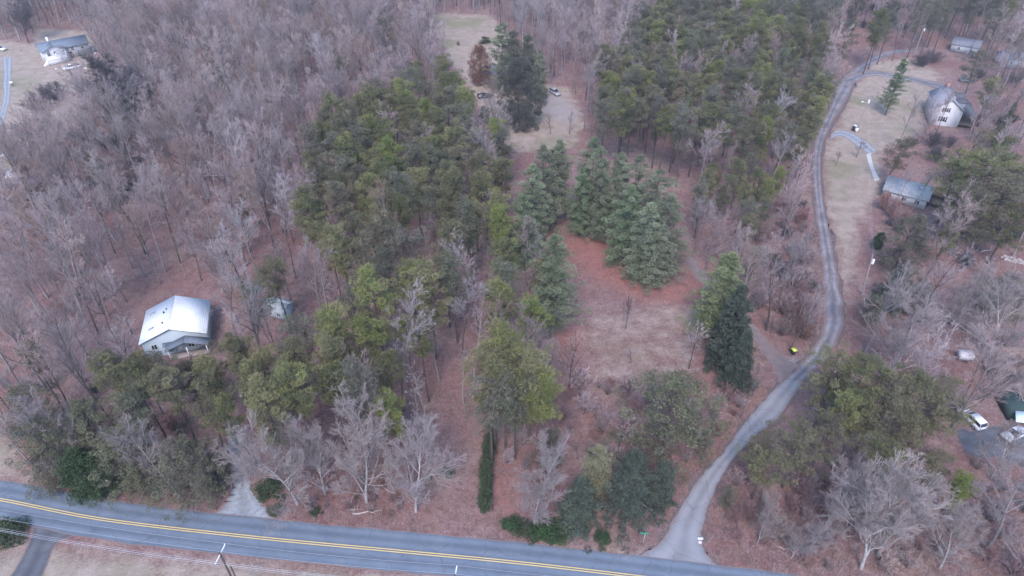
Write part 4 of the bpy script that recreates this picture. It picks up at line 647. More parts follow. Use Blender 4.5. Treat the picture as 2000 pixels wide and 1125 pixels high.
# the woods beyond them, too many to count: points carrying the same trees
def woods(name, L_, kinds, label, cat):
    if not L_: return
    pc = bpy.data.collections.new(name + '_kinds'); order = {}
    i = 0
    for kd in kinds:
        for v in PROTO[kd]:
            q = Q(); T, C, ms = v[2], v[3], v[4]
            for s_, mi in ((T, 0), (C, 1)):
                V = np.concatenate(s_.v); F = np.concatenate(s_.f); q.add(V, F, mi, np.concatenate(s_.t))
            o = bpy.data.objects.new('%s_kind_%03d' % (name, i), q.mesh(kd, [M[ms[0]], M[ms[1]]])); pc.objects.link(o); order.setdefault(kd, []).append(i); i += 1
    me = bpy.data.meshes.new(name); me.from_pydata([(t[0], t[1], 0) for t in L_], [], [])
    idx = [rg.choice(order[t[3]]) for t in L_]; a = me.attributes.new('idx', 'INT', 'POINT'); a.data.foreach_set('value', idx)
    a = me.attributes.new('rot', 'FLOAT_VECTOR', 'POINT'); a.data.foreach_set('vector', [c for t in L_ for c in (0, 0, rg.uniform(0, 6.28))])
    a = me.attributes.new('scl', 'FLOAT', 'POINT'); a.data.foreach_set('value', [t[2] / PH[t[3]] for t in L_])
    o = link(name, me); o['kind'] = 'stuff'; o['label'] = label; o['category'] = cat
    ng = bpy.data.node_groups.new(name, 'GeometryNodeTree'); ng.interface.new_socket('Geometry', in_out='INPUT', socket_type='NodeSocketGeometry'); ng.interface.new_socket('Geometry', in_out='OUTPUT', socket_type='NodeSocketGeometry')
    gi = ng.nodes.new('NodeGroupInput'); go = ng.nodes.new('NodeGroupOutput'); ip = ng.nodes.new('GeometryNodeInstanceOnPoints'); ci = ng.nodes.new('GeometryNodeCollectionInfo'); ci.inputs['Collection'].default_value = pc
    ci.inputs['Separate Children'].default_value = True; ci.inputs['Reset Children'].default_value = True; ip.inputs['Pick Instance'].default_value = True
    def na(nm, ty): x = ng.nodes.new('GeometryNodeInputNamedAttribute'); x.data_type = ty; x.inputs['Name'].default_value = nm; return x.outputs['Attribute']
    k = ng.links.new; k(gi.outputs[0], ip.inputs['Points']); k(ci.outputs[0], ip.inputs['Instance']); k(na('idx', 'INT'), ip.inputs['Instance Index']); k(na('rot', 'FLOAT_VECTOR'), ip.inputs['Rotation']); k(na('scl', 'FLOAT'), ip.inputs['Scale']); k(ip.outputs[0], go.inputs[0])
    md = o.modifiers.new('woods', 'NODES'); md.node_group = ng
woods('distant_bare_woodland', [t for t in FAR if NAMES[t[3]] != 'pine_tree' and t[3] in ('bare', 'bare_pale', 'bare_grey', 'bare_dark')], ['bare', 'bare_pale', 'bare_grey', 'bare_dark'], 'purple-grey leafless woodland filling the far upper part of the view', 'woodland')
woods('distant_pine_woodland', [t for t in FAR if NAMES[t[3]] == 'pine_tree'], ['pine', 'pine_grey', 'pine_yellow'], 'olive green pinewood far back beyond the clearing', 'pinewood')
print('TREES', len(TR), {k: v for k, v in nind.items()}, 'far', len(FAR), 'under', N)
# ================================================================ BUILDINGS
wall_w = mat('white_siding', (0.50, 0.50, 0.53), wave=(2.2, 'Z'), noise=(0.8, (0.38, 0.385, 0.40), .5, .7)); wall_b = mat('pale_blue_siding', (0.42, 0.50, 0.55), wave=(2.2, 'Z'))
roof_w = mat('pale_metal_roof', (0.74, 0.78, 0.80), rough=0.6, wave=(1.1, 'Y'), noise=(0.35, (0.62, 0.66, 0.70), .5, .72)); roof_b = mat('blue_grey_shingles', (0.13, 0.16, 0.20), noise=(1.5, (0.18, 0.21, 0.25), .4, .65))
roof_g = mat('grey_shingles', (0.20, 0.21, 0.24), noise=(1.5, (0.27, 0.27, 0.30), .4, .65)); roof_p = mat('brown_pink_shingles', (0.34, 0.25, 0.25), noise=(1.2, (0.26, 0.19, 0.19), .4, .65)); roof_d = mat('dark_shingles', (0.085, 0.085, 0.10), noise=(1.5, (0.13, 0.13, 0.15), .4, .65))
glass = mat('dark_glass', (0.02, 0.025, 0.035), rough=0.12, spec=0.5); trim = mat('white_trim', (0.72, 0.72, 0.73)); dwood = mat('dark_wood', (0.10, 0.075, 0.07), noise=(3, (0.15, 0.12, 0.11), .4, .6)); pwood = mat('weathered_wood', (0.26, 0.22, 0.20), noise=(3, (0.34, 0.30, 0.28), .4, .6))
shut = mat('dark_shutter', (0.06, 0.065, 0.08)); brickm = mat('brick', (0.25, 0.13, 0.10), noise=(5, (0.33, 0.2, 0.17), .4, .6)); metal = mat('galvanised_metal', (0.45, 0.47, 0.50), rough=0.5, metal=0.3); blk = mat('black_plastic', (0.03, 0.03, 0.035), rough=0.6); lime = mat('lime_plastic', (0.55, 0.68, 0.10), rough=0.5); stone = mat('pale_stone', (0.36, 0.32, 0.31), noise=(2, (0.26, 0.22, 0.215), .4, .65)); grn = mat('green_sign_paint', (0.02, 0.30, 0.18), rough=0.4)
def part(name, q, m, p, smooth=False): return link(name, q.mesh(name, [m], smooth), p)
def bx(name, dims, m, p): q = Q(); boxq(q, *dims); return part(name, q, m, p)
def slab(q, a, b_, c, d, th):
    """a roof slope a-b (eave) c-d (ridge), given counter-clockwise from outside, thickened downward"""
    P = np.array([a, b_, c, d], float); Lw = P - [0, 0, th]; q.add(np.vstack([P, Lw]), [(0, 1, 2, 3), (7, 6, 5, 4), (0, 4, 5, 1), (1, 5, 6, 2), (2, 6, 7, 3), (3, 7, 4, 0)])
def gable_body(q, x0, x1, w, ev, rd, z0=0, y0=0):
    V = []
    for x in (x0, x1): V += [(x, y0 - w / 2, z0), (x, y0 + w / 2, z0), (x, y0 + w / 2, ev), (x, y0, rd), (x, y0 - w / 2, ev), (x, y0, z0)]
    q.add(V, [(0, 6, 7, 1), (1, 7, 8, 2), (2, 8, 9, 3), (3, 9, 10, 4), (4, 10, 6, 0), (5, 1, 2, 3), (0, 5, 3, 4), (11, 9, 8, 7), (6, 10, 9, 11)])
def gable_roof(p, x0, x1, w, ev, rd, m, ov=0.35, th=0.16, y0=0, m2=None, name='roof'):
    sl = (rd - ev) / (w / 2); e = ev - sl * ov + 0.12; t = rd + 0.12
    q = Q(); slab(q, (x0 - ov, y0 - w / 2 - ov, e), (x1 + ov, y0 - w / 2 - ov, e), (x1 + ov, y0, t), (x0 - ov, y0, t), th)
    q2 = q if m2 is None else Q(); slab(q2, (x1 + ov, y0 + w / 2 + ov, e), (x0 - ov, y0 + w / 2 + ov, e), (x0 - ov, y0, t), (x1 + ov, y0, t), th)
    o = part(name, q, m, p)
    if m2 is not None: part(name, q2, m2, p)
    return o
def window(p, face, u, z, w, h, x0, shutters=False, name='window'):
    """face: '-x','+x','-y','+y' wall at coordinate x0; u along it"""
    s_ = -1 if face[0] == '-' else 1; a, b_ = x0, x0 + s_ * 0.06; a, b_ = min(a, b_), max(a, b_)
    def d(u0, u1, z0, z1, e=0): lo, hi = (a - (e if s_ < 0 else 0), b_ + (e if s_ > 0 else 0)); return (lo, hi, u0, u1, z0, z1) if face[1] == 'x' else (u0, u1, lo, hi, z0, z1)
    f = Q(); t = 0.1
    for dd in (d(u - w / 2 - t, u + w / 2 + t, z - t, z), d(u - w / 2 - t, u + w / 2 + t, z + h, z + h + t), d(u - w / 2 - t, u - w / 2, z, z + h), d(u + w / 2, u + w / 2 + t, z, z + h), d(u - .03, u + .03, z, z + h, .01)): boxq(f, *dd)
    fr = part(name, f, trim, p); q = Q(); boxq(q, *d(u - w / 2 + .003, u + w / 2 - .003, z + .003, z + h - .003, -0.03)); part('pane', q, glass, fr)
    if shutters:
        for k in (-1, 1): q = Q(); c_ = u + k * (w / 2 + t + 0.22); boxq(q, *d(c_ - .2, c_ + .2, z - .05, z + h + .05)); part('shutter', q, shut, p)
# pale-roofed house
A_, B_ = G(409.8, 588, 4), G(273, 667.6, 4)
H1 = thing('house', 'single-storey pale blue house with a white metal roof in the left woods', 'house', (-64.75, 99.6, 0), R(105.3))
q = Q(); gable_body(q, -4.75, 4.75, 11.2, 4.0, 6.35, -0.1); part('wall', q, wall_b, H1); gable_roof(H1, -4.75, 4.75, 11.2, 4.0, 6.35, roof_w, .4)
window(H1, '-x', 3.7, 1.9, 0.9, 1.1, -4.75); window(H1, '-x', -2.6, 1.1, 1.0, 1.3, -4.75); window(H1, '-x', -4.3, 1.1, 1.0, 1.3, -4.75)
bay = Q(); boxq(bay, -5.35, -4.76, .55, 2.0, 1.2, 2.7); b1 = part('bay_window', bay, wall_b, H1); bx('pane', (-5.38, -5.352, .75, 1.8, 1.5, 2.5), glass, b1); q = Q(); slab(q, (-5.5, .4, 2.72), (-4.77, .4, 3.1), (-4.77, 2.15, 3.1), (-5.5, 2.15, 2.72), .08); part('roof', q, roof_b, b1)
pr = gable_roof(H1, -7.0, -5.15, 7.4, 2.75, 4.15, roof_b, 0.1, y0=-2.2, name='porch_roof')
bx('porch_floor', (-6.5, -4.8, -5.8, 1.4, .0, .35), pwood, H1)
for yy in (-5.6, -2.2, 1.1): bx('porch_post', (-6.85, -6.7, yy - .08, yy + .08, .35, 2.8), trim, H1)
bx('door', (-4.83, -4.76, -1.0, 0.0, .35, 2.5), trim, H1)
for (x_, y_) in ((1.8, 1.3), (0.9, 1.7), (-2.3, 1.6)): bx('roof_vent', (x_ - .12, x_ + .12, y_ - .12, y_ + .12, 5.4, 6.1), blk, H1)
for (x_, y_) in ((2.7, 4.3), (-2.2, 3.9)): q = Q(); z_ = 6.35 + .13 - 2.35 / 5.6 * y_; slab(q, (x_ + .3, y_ + .55, z_ - .23 + .08), (x_ - .3, y_ + .55, z_ - .23 + .08), (x_ - .3, y_ - .55, z_ + .23 + .08), (x_ + .3, y_ - .55, z_ + .23 + .08), .06); part('skylight', q, metal, H1)
# white farmhouse
H2 = thing('farmhouse', 'white farmhouse with blue-grey roof and front porch at upper left', 'house', (-168.9, 258.4, 0), R(38))
q = Q(); gable_body(q, -8, 8, 8, 4.3, 6.2, -0.1); part('wall', q, wall_w, H2); gable_roof(H2, -8, 8, 8, 4.3, 6.2, roof_b, .4)
WG = Q()
V = []
for y in (-5.2, 0.0): V += [(-7.4, y, -.1), (0.2, y, -.1), (0.2, y, 4.3), (-3.6, y, 6.05), (-7.4, y, 4.3), (-3.6, y, -.1)]
WG.add(V, [(0, 5, 3, 4), (5, 1, 2, 3), (1, 7, 8, 2), (4, 10, 6, 0)]); part('gable_wing', WG, wall_w, H2)
q = Q(); e = 4.3 - .2 + .12
slab(q, (-7.9, -5.7, e), (-7.9, .3, e), (-3.6, .3, 6.2), (-3.6, -5.7, 6.2), .15); slab(q, (.7, .3, e), (.7, -5.7, e), (-3.6, -5.7, 6.2), (-3.6, .3, 6.2), .15); part('roof', q, roof_b, H2)
for u_, z_, w_, h_ in ((-5.9, 2.5, .9, 1.7), (-3.9, 3.0, .7, .9), (-1.0, 3.2, .7, .6)): window(H2, '-y', u_, z_, w_, h_, -5.2)
for u_ in (2.2, 5.6): window(H2, '-y', u_, 2.7, .9, 1.1, -4.0)
bx('chimney', (-4.4, -3.7, 1.2, 1.9, 5.0, 7.3), trim, H2); bx('garage_opening_shade', (.4, 1.9, -4.05, -4.003, 0, 2.3), blk, H2)  # garage opening is a flat black panel, its inner shade put into the colour
bx('porch_deck', (-7.2, -.6, -8.2, -5.22, 1.9, 2.1), trim, H2); bx('porch_skirt', (-7.1, -.7, -8.1, -7.95, 0, 1.89), wall_w, H2)
for u_ in (-7.1, -4, -.8): bx('porch_post', (u_, u_ + .16, -8.1, -7.94, 2.1, 4.1), trim, H2)
q = Q(); boxq(q, -6.94, -.8, -8.08, -7.98, 2.95, 3.08); boxq(q, -6.94, -.8, -8.08, -7.98, 2.2, 2.3)
for k in range(22): boxq(q, -6.8 + k * .27, -6.74 + k * .27, -8.06, -8.0, 2.3, 2.95)
part('porch_railing', q, trim, H2)
q = Q(); [boxq(q, -7.25 - .28 * (k + 1), -7.25 - .28 * k, -8.1, -7.0, 0, 1.9 - k * .3) for k in range(6)]; part('porch_steps', q, trim, H2)
# two-storey house, right
H3 = thing('house', 'two-storey white house with dormers at the right, shuttered gable windows', 'house', (134.6, 202.3, 0), R(70))
q = Q(); gable_body(q, -6.5, 6.5, 8, 5.4, 8.3, -0.1); part('wall', q, wall_w, H3)
gable_roof(H3, -6.5, 6.5, 8, 5.4, 8.3, roof_g, .35)
q = Q(); slab(q, (-6.8, -8.6, 3.3), (6.8, -8.6, 3.3), (6.8, -4.4, 5.25), (-6.8, -4.4, 5.25), .15); part('porch_roof', q, roof_d, H3)
bx('porch_deck', (-6.3, 6.3, -8.2, -4.02, .9, 1.1), dwood, H3)
for k in range(5): bx('porch_post', (-6.2 + k * 3.05, -6.05 + k * 3.05, -8.1, -7.95, 0, 3.35), trim, H3)
for u_ in (-2.6, 2.4):
    d_ = Q(); gable_body(d_, -1.0, 1.0, 2.0, 1.6, 2.3, 0); 
    # dormer: local frame turned a quarter so that its gable looks out over the porch
    dm = Q(); Vv = np.concatenate(d_.v); Vv = np.stack([Vv[:, 1] + u_, Vv[:, 0] * 1.3 - 3.3, Vv[:, 2] + 5.3], 1); dm.add(Vv, np.concatenate(d_.f)); o_ = part('dormer', dm, wall_w, H3)
    rq = Q(); slab(rq, (u_ - 1.3, -4.9, 6.75), (u_ - 1.3, -1.8, 6.75), (u_, -1.8, 7.75), (u_, -4.9, 7.75), .1); slab(rq, (u_ + 1.3, -1.8, 6.75), (u_ + 1.3, -4.9, 6.75), (u_, -4.9, 7.75), (u_, -1.8, 7.75), .1); part('roof', rq, roof_d, o_)
window(H3, '-x', .6, 4.5, 1.1, 1.2, -6.5, True); window(H3, '-x', .6, 1.4, 1.2, 1.5, -6.5, True); window(H3, '+y', -3, 3.4, 1.2, 1.2, 4.0); window(H3, '+y', -3.2, 1.0, 1.0, 1.2, 4.0)
bx('chimney', (4.5, 5.4, -.4, .5, 7.5, 9.3), brickm, H3)
# low house, right
H4 = thing('house', 'low white house with one pale and one pinkish roof slope, right of the lane', 'house', (101.3, 153.2, 0), R(-33))
q = Q(); gable_body(q, -5, 5, 8.4, 2.8, 4.7, -0.1); part('wall', q, wall_w, H4); gable_roof(H4, -5, 5, 8.4, 2.8, 4.7, mat('pale_shingles', (0.33, 0.35, 0.365), noise=(1, (0.25, 0.265, 0.29), .42, .62)), .4, m2=roof_p)
bx('chimney', (-.3, .3, 1.0, 1.6, 4, 5.3), brickm, H4); bx('roof_vent', (2.4, 2.9, -1.9, -1.4, 3.9, 4.5), metal, H4)
for u_ in (-3.5, 0, 3): window(H4, '-y', u_, 1.0, 1.0, 1.1, -4.2)
bx('side_deck', (5.1, 8.6, -1.5, 3, .5, .62), dwood, H4)
q = Q(); boxq(q, 8.5, 8.6, -1.5, 3, .65, 1.6); boxq(q, 5.2, 8.5, 2.9, 3, .65, 1.6); boxq(q, 5.2, 8.5, -1.5, -1.4, .65, 1.6); part('deck_railing', q, dwood, H4)
bx('door', (5.003, 5.06, -.5, .5, .6, 2.6), shut, H4)
def simple_house(label, px, py, yaw, Lx, Wy, ev, rd, wm, rm, name='house', cat='house'):
    x, y, _ = G(px, py); t = thing(name, label, cat, (x, y, 0), R(yaw)); q = Q(); gable_body(q, -Lx / 2, Lx / 2, Wy, ev, rd, -.1); part('wall', q, wm, t); gable_roof(t, -Lx / 2, Lx / 2, Wy, ev, rd, rm, .3)
    window(t, '-y', -Lx / 5, ev * .4, .8, ev * .35, -Wy / 2); window(t, '-y', Lx / 4, ev * .4, .8, ev * .35, -Wy / 2); bx('door', (-Lx / 2 - .06, -Lx / 2 - .003, -.45, .45, 0, 2.0), dwood, t); return t
simple_house('grey-roofed house half hidden by trees at upper right', 1882, 100, -35, 9, 7, 3, 4.8, wall_w, roof_g)
simple_house('pale-roofed house at the right edge beyond the leaning pole', 1976, 126, -12, 10, 7, 3, 4.8, wall_w, mat('faded_blue_shingles', (0.30, 0.34, 0.40), noise=(1.5, (0.24, 0.27, 0.31), .4, .65)))
simple_house('white house hidden behind the huge dark evergreen', 975, 152, 30, 12, 7, 3, 5, wall_w, roof_g)
simple_house('little dark house at the left edge with a pinkish roof', 60, 378, 78, 7, 5, 2.6, 3.8, dwood, roof_p)
simple_house('small shed with a pale roof right of the pale-roofed house', 548, 612, -20, 4.4, 3.6, 2.2, 3.1, wall_b, mat('grey_green_tin', (0.42, 0.47, 0.47)), 'shed', 'shed')
sb = thing('shed', 'dark open-fronted shed beside the far left yard', 'shed', G(48, 318), R(10)); q = Q(); boxq(q, -2.4, 2.4, 1.5, 1.65, 0, 2.6); boxq(q, -2.55, -2.4, -1.6, 1.65, 0, 2.6); boxq(q, 2.4, 2.55, -1.6, 1.65, 0, 2.6); part('wall', q, dwood, sb); q = Q(); slab(q, (-2.9, -2.2, 2.5), (2.9, -2.2, 2.5), (2.9, 2.1, 3.5), (-2.9, 2.1, 3.5), .12); part('roof', q, roof_b, sb)
bs = thing('shelter', 'open shelter with a pale blue sloping roof by the parked white cars', 'shelter', G(1986, 828), R(-8)); q = Q(); slab(q, (-1.5, -1.4, 1.9), (1.7, -1.4, 1.9), (1.35, .6, 2.5), (-1.0, .6, 2.5), .08); part('roof', q, mat('pale_blue_tin', (0.55, 0.70, 0.72), rough=.4), bs)
for sx_ in (-1.3, 1.4): bx('post', (sx_ - .05, sx_ + .05, -1.3, -1.2, 0, 1.85), dwood, bs)
q = Q(); boxq(q, -1.4, 1.6, .7, 5.5, 0, 2.3); part('wall', q, mat('dark_green_canvas', (0.03, 0.055, 0.055)), bs)
# ================================================================ VEHICLES
def car(kind, label, px, py, yaw, paint, L_=4.7, Wd=1.85, Hh=1.45, cat='car'):
    x, y, _ = G(px, py); t = thing({'sedan': 'sedan', 'suv': 'station_wagon', 'pickup': 'pickup_truck'}[kind], label, cat, (x, y, 0.02), R(yaw)); pm = mat(label.split()[0] + '_car_paint', paint, rough=.3, spec=.5, coat=.5)
    prof = {'sedan': [(-.5, .55, .78), (-.47, .3, .98), (-.30, .25, 1.0), (.18, .25, .98), (.44, .28, .82), (.5, .45, .62)], 'suv': [(-.5, .5, 1.0), (-.48, .3, 1.08), (-.2, .26, 1.08), (.2, .26, 1.05), (.45, .3, .92), (.5, .45, .7)], 'pickup': [(-.5, .5, 1.05), (-.49, .4, 1.12), (-.2, .34, 1.12), (.18, .34, 1.12), (.46, .38, 1.02), (.5, .5, .8)]}[kind]
    def loft(sec, name, m, p):
        q = Q(); V = []
        for (x_, z0, z1, w0, w1) in sec: V += [(x_, -w0, z0), (x_, w0, z0), (x_, w0, (z0 + z1) / 2), (x_, w1, z1), (x_, -w1, z1), (x_, -w0, (z0 + z1) / 2)]
        n_ = len(sec); F = [(i * 6 + k, (i + 1) * 6 + k, (i + 1) * 6 + (k + 1) % 6, i * 6 + (k + 1) % 6) for i in range(n_ - 1) for k in range(6)]
        F += [(0, 1, 2, 5), (2, 3, 4, 5)]; o = (n_ - 1) * 6; F += [(o + 5, o + 2, o + 1, o), (o + 5, o + 4, o + 3, o + 2)]; q.add(V, F); return part(name, q, m, p)
    hw = Wd / 2; bd = loft([(a_ * L_, z0, z1, hw * (.86 if abs(a_) > .48 else 1), hw * (.8 if abs(a_) > .48 else .93)) for a_, z0, z1 in prof], 'body', pm, t)
    cb = {'sedan': [(-.40, 1.0, .98, .8), (-.27, 0, Hh - .03, .72), (.02, 0, Hh, .72), (.20, 1.0, .98, .8)], 'suv': [(-.49, 0, 1.07, .84), (-.45, 0, Hh, .76), (.02, 0, Hh + .02, .76), (.22, 0, 1.06, .82)], 'pickup': [(-.08, 0, 1.12, .82), (-.05, 0, Hh, .74), (.12, 0, Hh, .74), (.25, 0, 1.12, .8)]}[kind]
    base_z = min(c_[2] for c_ in cb) - .03
    loft([(a_ * L_, base_z - .02, z_ - .04, hw * (.9), hw * w_ * 1.06) for a_, _, z_, w_ in cb], 'windows', glass, t)
    a1, a2 = cb[1], cb[2]; loft([((a1[0]) * L_ + .05, a1[2] - .06, a1[2] + .02, hw * .80, hw * .74), (a2[0] * L_ - .02, a2[2] - .06, a2[2] + .03, hw * .80, hw * .74)], 'roof', pm, t)
    q = Q()
    for a_, _, z_, w_ in (cb[0], cb[3]):
        k = cb[1] if a_ == cb[0][0] else cb[2]
        for s_ in (-1, 1): segs(q, [[a_ * L_, s_ * hw * .84, base_z]], [[k[0] * L_, s_ * hw * .78, k[2] - .02]], .05, .05, 4)
    for s_ in (-1, 1): segs(q, [[(a1[0] + a2[0]) / 2 * L_, s_ * hw * .9, base_z]], [[(a1[0] + a2[0]) / 2 * L_, s_ * hw * .79, a1[2] - .02]], .06, .05, 4)
    part('pillars', q, pm, t)
    if kind == 'pickup': bx('bed', (-.485 * L_, -.09 * L_, -hw * .78, hw * .78, 1.1, 1.135), blk, t); bx('bed_load', (-.4 * L_, -.2 * L_, -.5, .6, 1.14, 1.6), dwood, t)
    for sx in (-.31, .31):
        for sy in (-1, 1):
            q = Q(); segs(q, [[sx * L_, sy * (hw - .24), .33]], [[sx * L_, sy * (hw + .01), .33]], .33, .33, 14); k = np.arange(14) * 2 * pi / 14
            for yy in (hw + .01, hw - .24): segs(q, [[sx * L_, sy * yy, .33]], [[sx * L_, sy * (yy - .001), .33]], .001, .33, 14)
            wh = part('wheel', q, blk, t); q = Q(); segs(q, [[sx * L_, sy * (hw + .012), .33]], [[sx * L_, sy * (hw + .02), .33]], .19, .17, 10); segs(q, [[sx * L_, sy * (hw + .02), .33]], [[sx * L_, sy * (hw + .021), .33]], .17, .001, 10); part('rim', q, metal, wh)
    for sy in (-1, 1):
        bx('headlight', (.492 * L_, .503 * L_, sy * hw * .66 - .14, sy * hw * .66 + .14, .6, .74), metal, t); bx('tail_light', (-.507 * L_, -.492 * L_, sy * hw * .66 - .14, sy * hw * .66 + .14, .72, .92), mat('tail_light_red', (.3, .02, .02), rough=.3), t)
    return t
WH = (0.62, 0.63, 0.66)
car('suv', 'white station wagon parked at the edge of the dark parking area', 1895, 822, 105, WH, 4.9, 1.9, 1.72)
car('sedan', 'silver-white sedan parked at the right edge beside the shelter', 1978, 852, -158, (0.52, 0.55, 0.60))
car('pickup', 'white pickup truck with a loaded bed in front of the farmhouse', 141, 135, 222, WH, 5.6, 1.95, 1.8, 'truck')
car('suv', 'grey car parked on gravel right of the huge dark evergreen', 1084, 184, -60, (0.30, 0.30, 0.33), 4.8, 1.85, 1.7)
car('suv', 'black car parked left of the huge dark evergreen', 946, 191, 20, (0.04, 0.04, 0.05), 4.6, 1.85, 1.5)
car('sedan', 'dark car behind the two-storey house', 1886, 160, -12, (0.10, 0.11, 0.15))
car('sedan', 'white car at the left edge at the head of the gravel drive', 2, 98, -15, WH)
car('sedan', 'dark-sided white car at the left edge beside the open shed', 0, 308, 40, WH)
tr_ = thing('trailer', 'small white box trailer under the fan-shaped silver tree', 'trailer', G(1881, 703), R(-8)); q = Q(); boxq(q, -1.2, 1.2, -.8, .8, .5, 1.9); part('box', q, wall_w, tr_)
for s_ in (-1, 1): q = Q(); segs(q, [[0, s_ * .82, .3]], [[0, s_ * .98, .3]], .3, .3, 12); part('wheel', q, blk, tr_)
q = Q(); boxq(q, -2.1, -1.2, -.05, .05, .5, .6); part('tow_bar', q, metal, tr_)
# ================================================================ POLES, WIRES, SIGNS
polem = mat('dark_pole_wood', (0.075, 0.06, 0.055), noise=(3, (.12, .1, .09), .4, .6)); palep = mat('weathered_pole_wood', (0.33, 0.31, 0.31), noise=(3, (.25, .22, .22), .4, .6)); wirem = mat('aluminium_wire', (0.42, 0.45, 0.50), rough=.5)
WT = {}
def pole(key, label, pos, h, m, arm=0, ang=0, tf=False, lean=(0, 0), r=.15, lamp=False):
    t = thing('utility_pole', label, 'utility pole', (pos[0], pos[1], 0)); q = Q(); lx, ly = lean
    segs(q, [[0, 0, -.2]], [[lx, ly, h]], r * 1.15, r * .8, 10); segs(q, [[lx, ly, h]], [[lx, ly, h + .03]], r * .8, .01, 10); part('pole', q, m, t); c_, s_ = cos(ang), sin(ang); at_ = np.array([pos[0] + lx, pos[1] + ly, h]); WT[key] = [at_ + [0, 0, .15]]
    if arm:
        q = Q(); a = np.array([c_, s_, 0]) * arm / 2; o = np.array([lx, ly, h - .5]); segs(q, [o - a + [0, 0, 0]], [o + a], .085, .085, 4); ar = part('crossarm', q, trim, t); WT[key] += [at_ + a - [0, 0, .25], at_ - a - [0, 0, .25]]
        for p_ in (-1, 1): q = Q(); segs(q, [o + a * p_ * .97], [o + a * p_ * .97 + [0, 0, .28]], .06, .05, 6); part('insulator', q, trim, ar)
    if tf: q = Q(); segs(q, [[lx * .85 + .38, ly * .85 - .1, h * .84 - .5]], [[lx * .85 + .38, ly * .85 - .1, h * .84 + .5]], .26, .26, 10); segs(q, [[lx * .85 + .38, ly * .85 - .1, h * .84 + .5]], [[lx * .85 + .38, ly * .85 - .1, h * .84 + .56]], .26, .05, 10); part('transformer', q, trim, t)
    if lamp: q = Q(); segs(q, [[lx * .8, ly * .8, h * .8]], [[lx * .8 - 1.3, ly * .8, h * .8 + .3]], .03, .03, 5); segs(q, [[lx * .8 - 1.25, ly * .8, h * .8 + .3]], [[lx * .8 - 1.7, ly * .8, h * .8 + .25]], .2, .14, 8); part('lamp_head', q, trim, t)
    return t
p1 = np.array(G(428, 1078, 11)); p2 = np.array(G(888, 1122, 11)); ra = math.atan2(2.5, .3)
dvec = (p2 - p1); p0 = p1 - dvec * 1.15 + np.array([0, 2.0, 0]); p3 = p2 + dvec * 1.1
pole('a', 'dark utility pole with a white crossarm by the main road', p1, 11, polem, 2.7, ra); pole('b', 'utility pole with a white crossarm, cut by the bottom edge', p2, 11, polem, 2.7, ra)
pole('s', 'short dark pole beside the crossarm pole at bottom left', G(450, 1106, 8), 8, polem, r=.12)
WT['z'] = [p0 + [0, 0, .15]] + [p0 + w - p1 for w in WT['a'][1:]]; WT['y'] = [p3 + [0, 0, .15]] + [p3 + w - p1 for w in WT['a'][1:]]
pole('c', 'leaning pale utility pole with a white transformer right of the lane', G(1683.3, 577), 11, palep, 0, 0, True, lean=(-1.5, -.6)); pole('d', 'pale utility pole with a lamp above the three bins', G(1675.4, 254.6), 11, palep, 0, 0, True, lamp=True); pole('e', 'pale utility pole with small crossarm at the far end of the lane', G(1786, 105.8), 11, palep, 1.6, .2, True); pole('f', 'dark utility pole in front of the pale-roofed house at the right edge', G(1960.7, 121.6), 12, polem, 1.6, .4)
def wire(A, Bp, label, sag=.5, r=.011, grp=None):
    t = np.linspace(0, 1, 15)[:, None]; P = np.array(A) * (1 - t) + np.array(Bp) * t; P[:, 2] -= (4 * sag * t * (1 - t))[:, 0]; q = Q(); segs(q, P[:-1], P[1:], r, r, 4); o = link('power_line', q.mesh('power_line', [wirem])); o['label'] = label; o['category'] = 'power line'
    if grp: o['group'] = grp
LVL = ['the top wire', 'the far crossarm wire', 'the near crossarm wire']
for i in range(3):
    g_ = 'power lines along the main road'
    wire(WT['z'][i], WT['a'][i], f'{LVL[i]} leaving the crossarm pole towards the left edge', grp=g_); wire(WT['a'][i], WT['b'][i], f'{LVL[i]} between the two crossarm poles by the main road', grp=g_); wire(WT['b'][i], WT['y'][i], f'{LVL[i]} right of the bottom-edge crossarm pole', grp=g_)
for k, (dz, nm) in enumerate(((-2.6, 'upper'), (-3.1, 'middle'), (-3.5, 'lower'))):
    wire(WT['z'][0] + [0, 0, dz], WT['a'][0] + [0, 0, dz], f'{nm} cable low on the crossarm pole, running to the left edge', .6, .012, g_); wire(WT['a'][0] + [0, 0, dz], WT['b'][0] + [0, 0, dz], f'{nm} cable strung low between the two crossarm poles', .6, .012, g_)
for k in (-.25, .05, .3): wire(WT['c'][0] + [k, 0, -.4], WT['d'][0] + [k, 0, -.4], {-.25: 'left', .05: 'middle', .3: 'right'}[k] + ' wire of three from the leaning pole to the lamp pole', 1.2, .010, 'wires above the lane yard')
wire(WT['d'][0], WT['e'][0], 'wire from the lamp pole to the pole at the lane end', 1.2, .010, 'wires above the lane yard')
sg = thing('street_sign', 'green street name sign on a thin post at the road junction', 'street sign', G(1256, 1062), R(-4)); q = Q(); segs(q, [[0, 0, 0]], [[0, 0, 2.5]], .04, .04, 6); part('post', q, metal, sg); bx('sign_plate', (-.75, .42, -.02, .02, 2.5, 2.74), grn, sg); bx('sign_plate', (-.02, .02, -.5, .45, 2.75, 2.98), grn, sg)
mk = thing('marker_post', 'thin white post lying by the leaning pale pole', 'post', G(1688, 588), R(70)); q = Q(); segs(q, [[-1.1, 0, .05]], [[1.1, 0, .12]], .06, .05, 6); part('post', q, trim, mk)
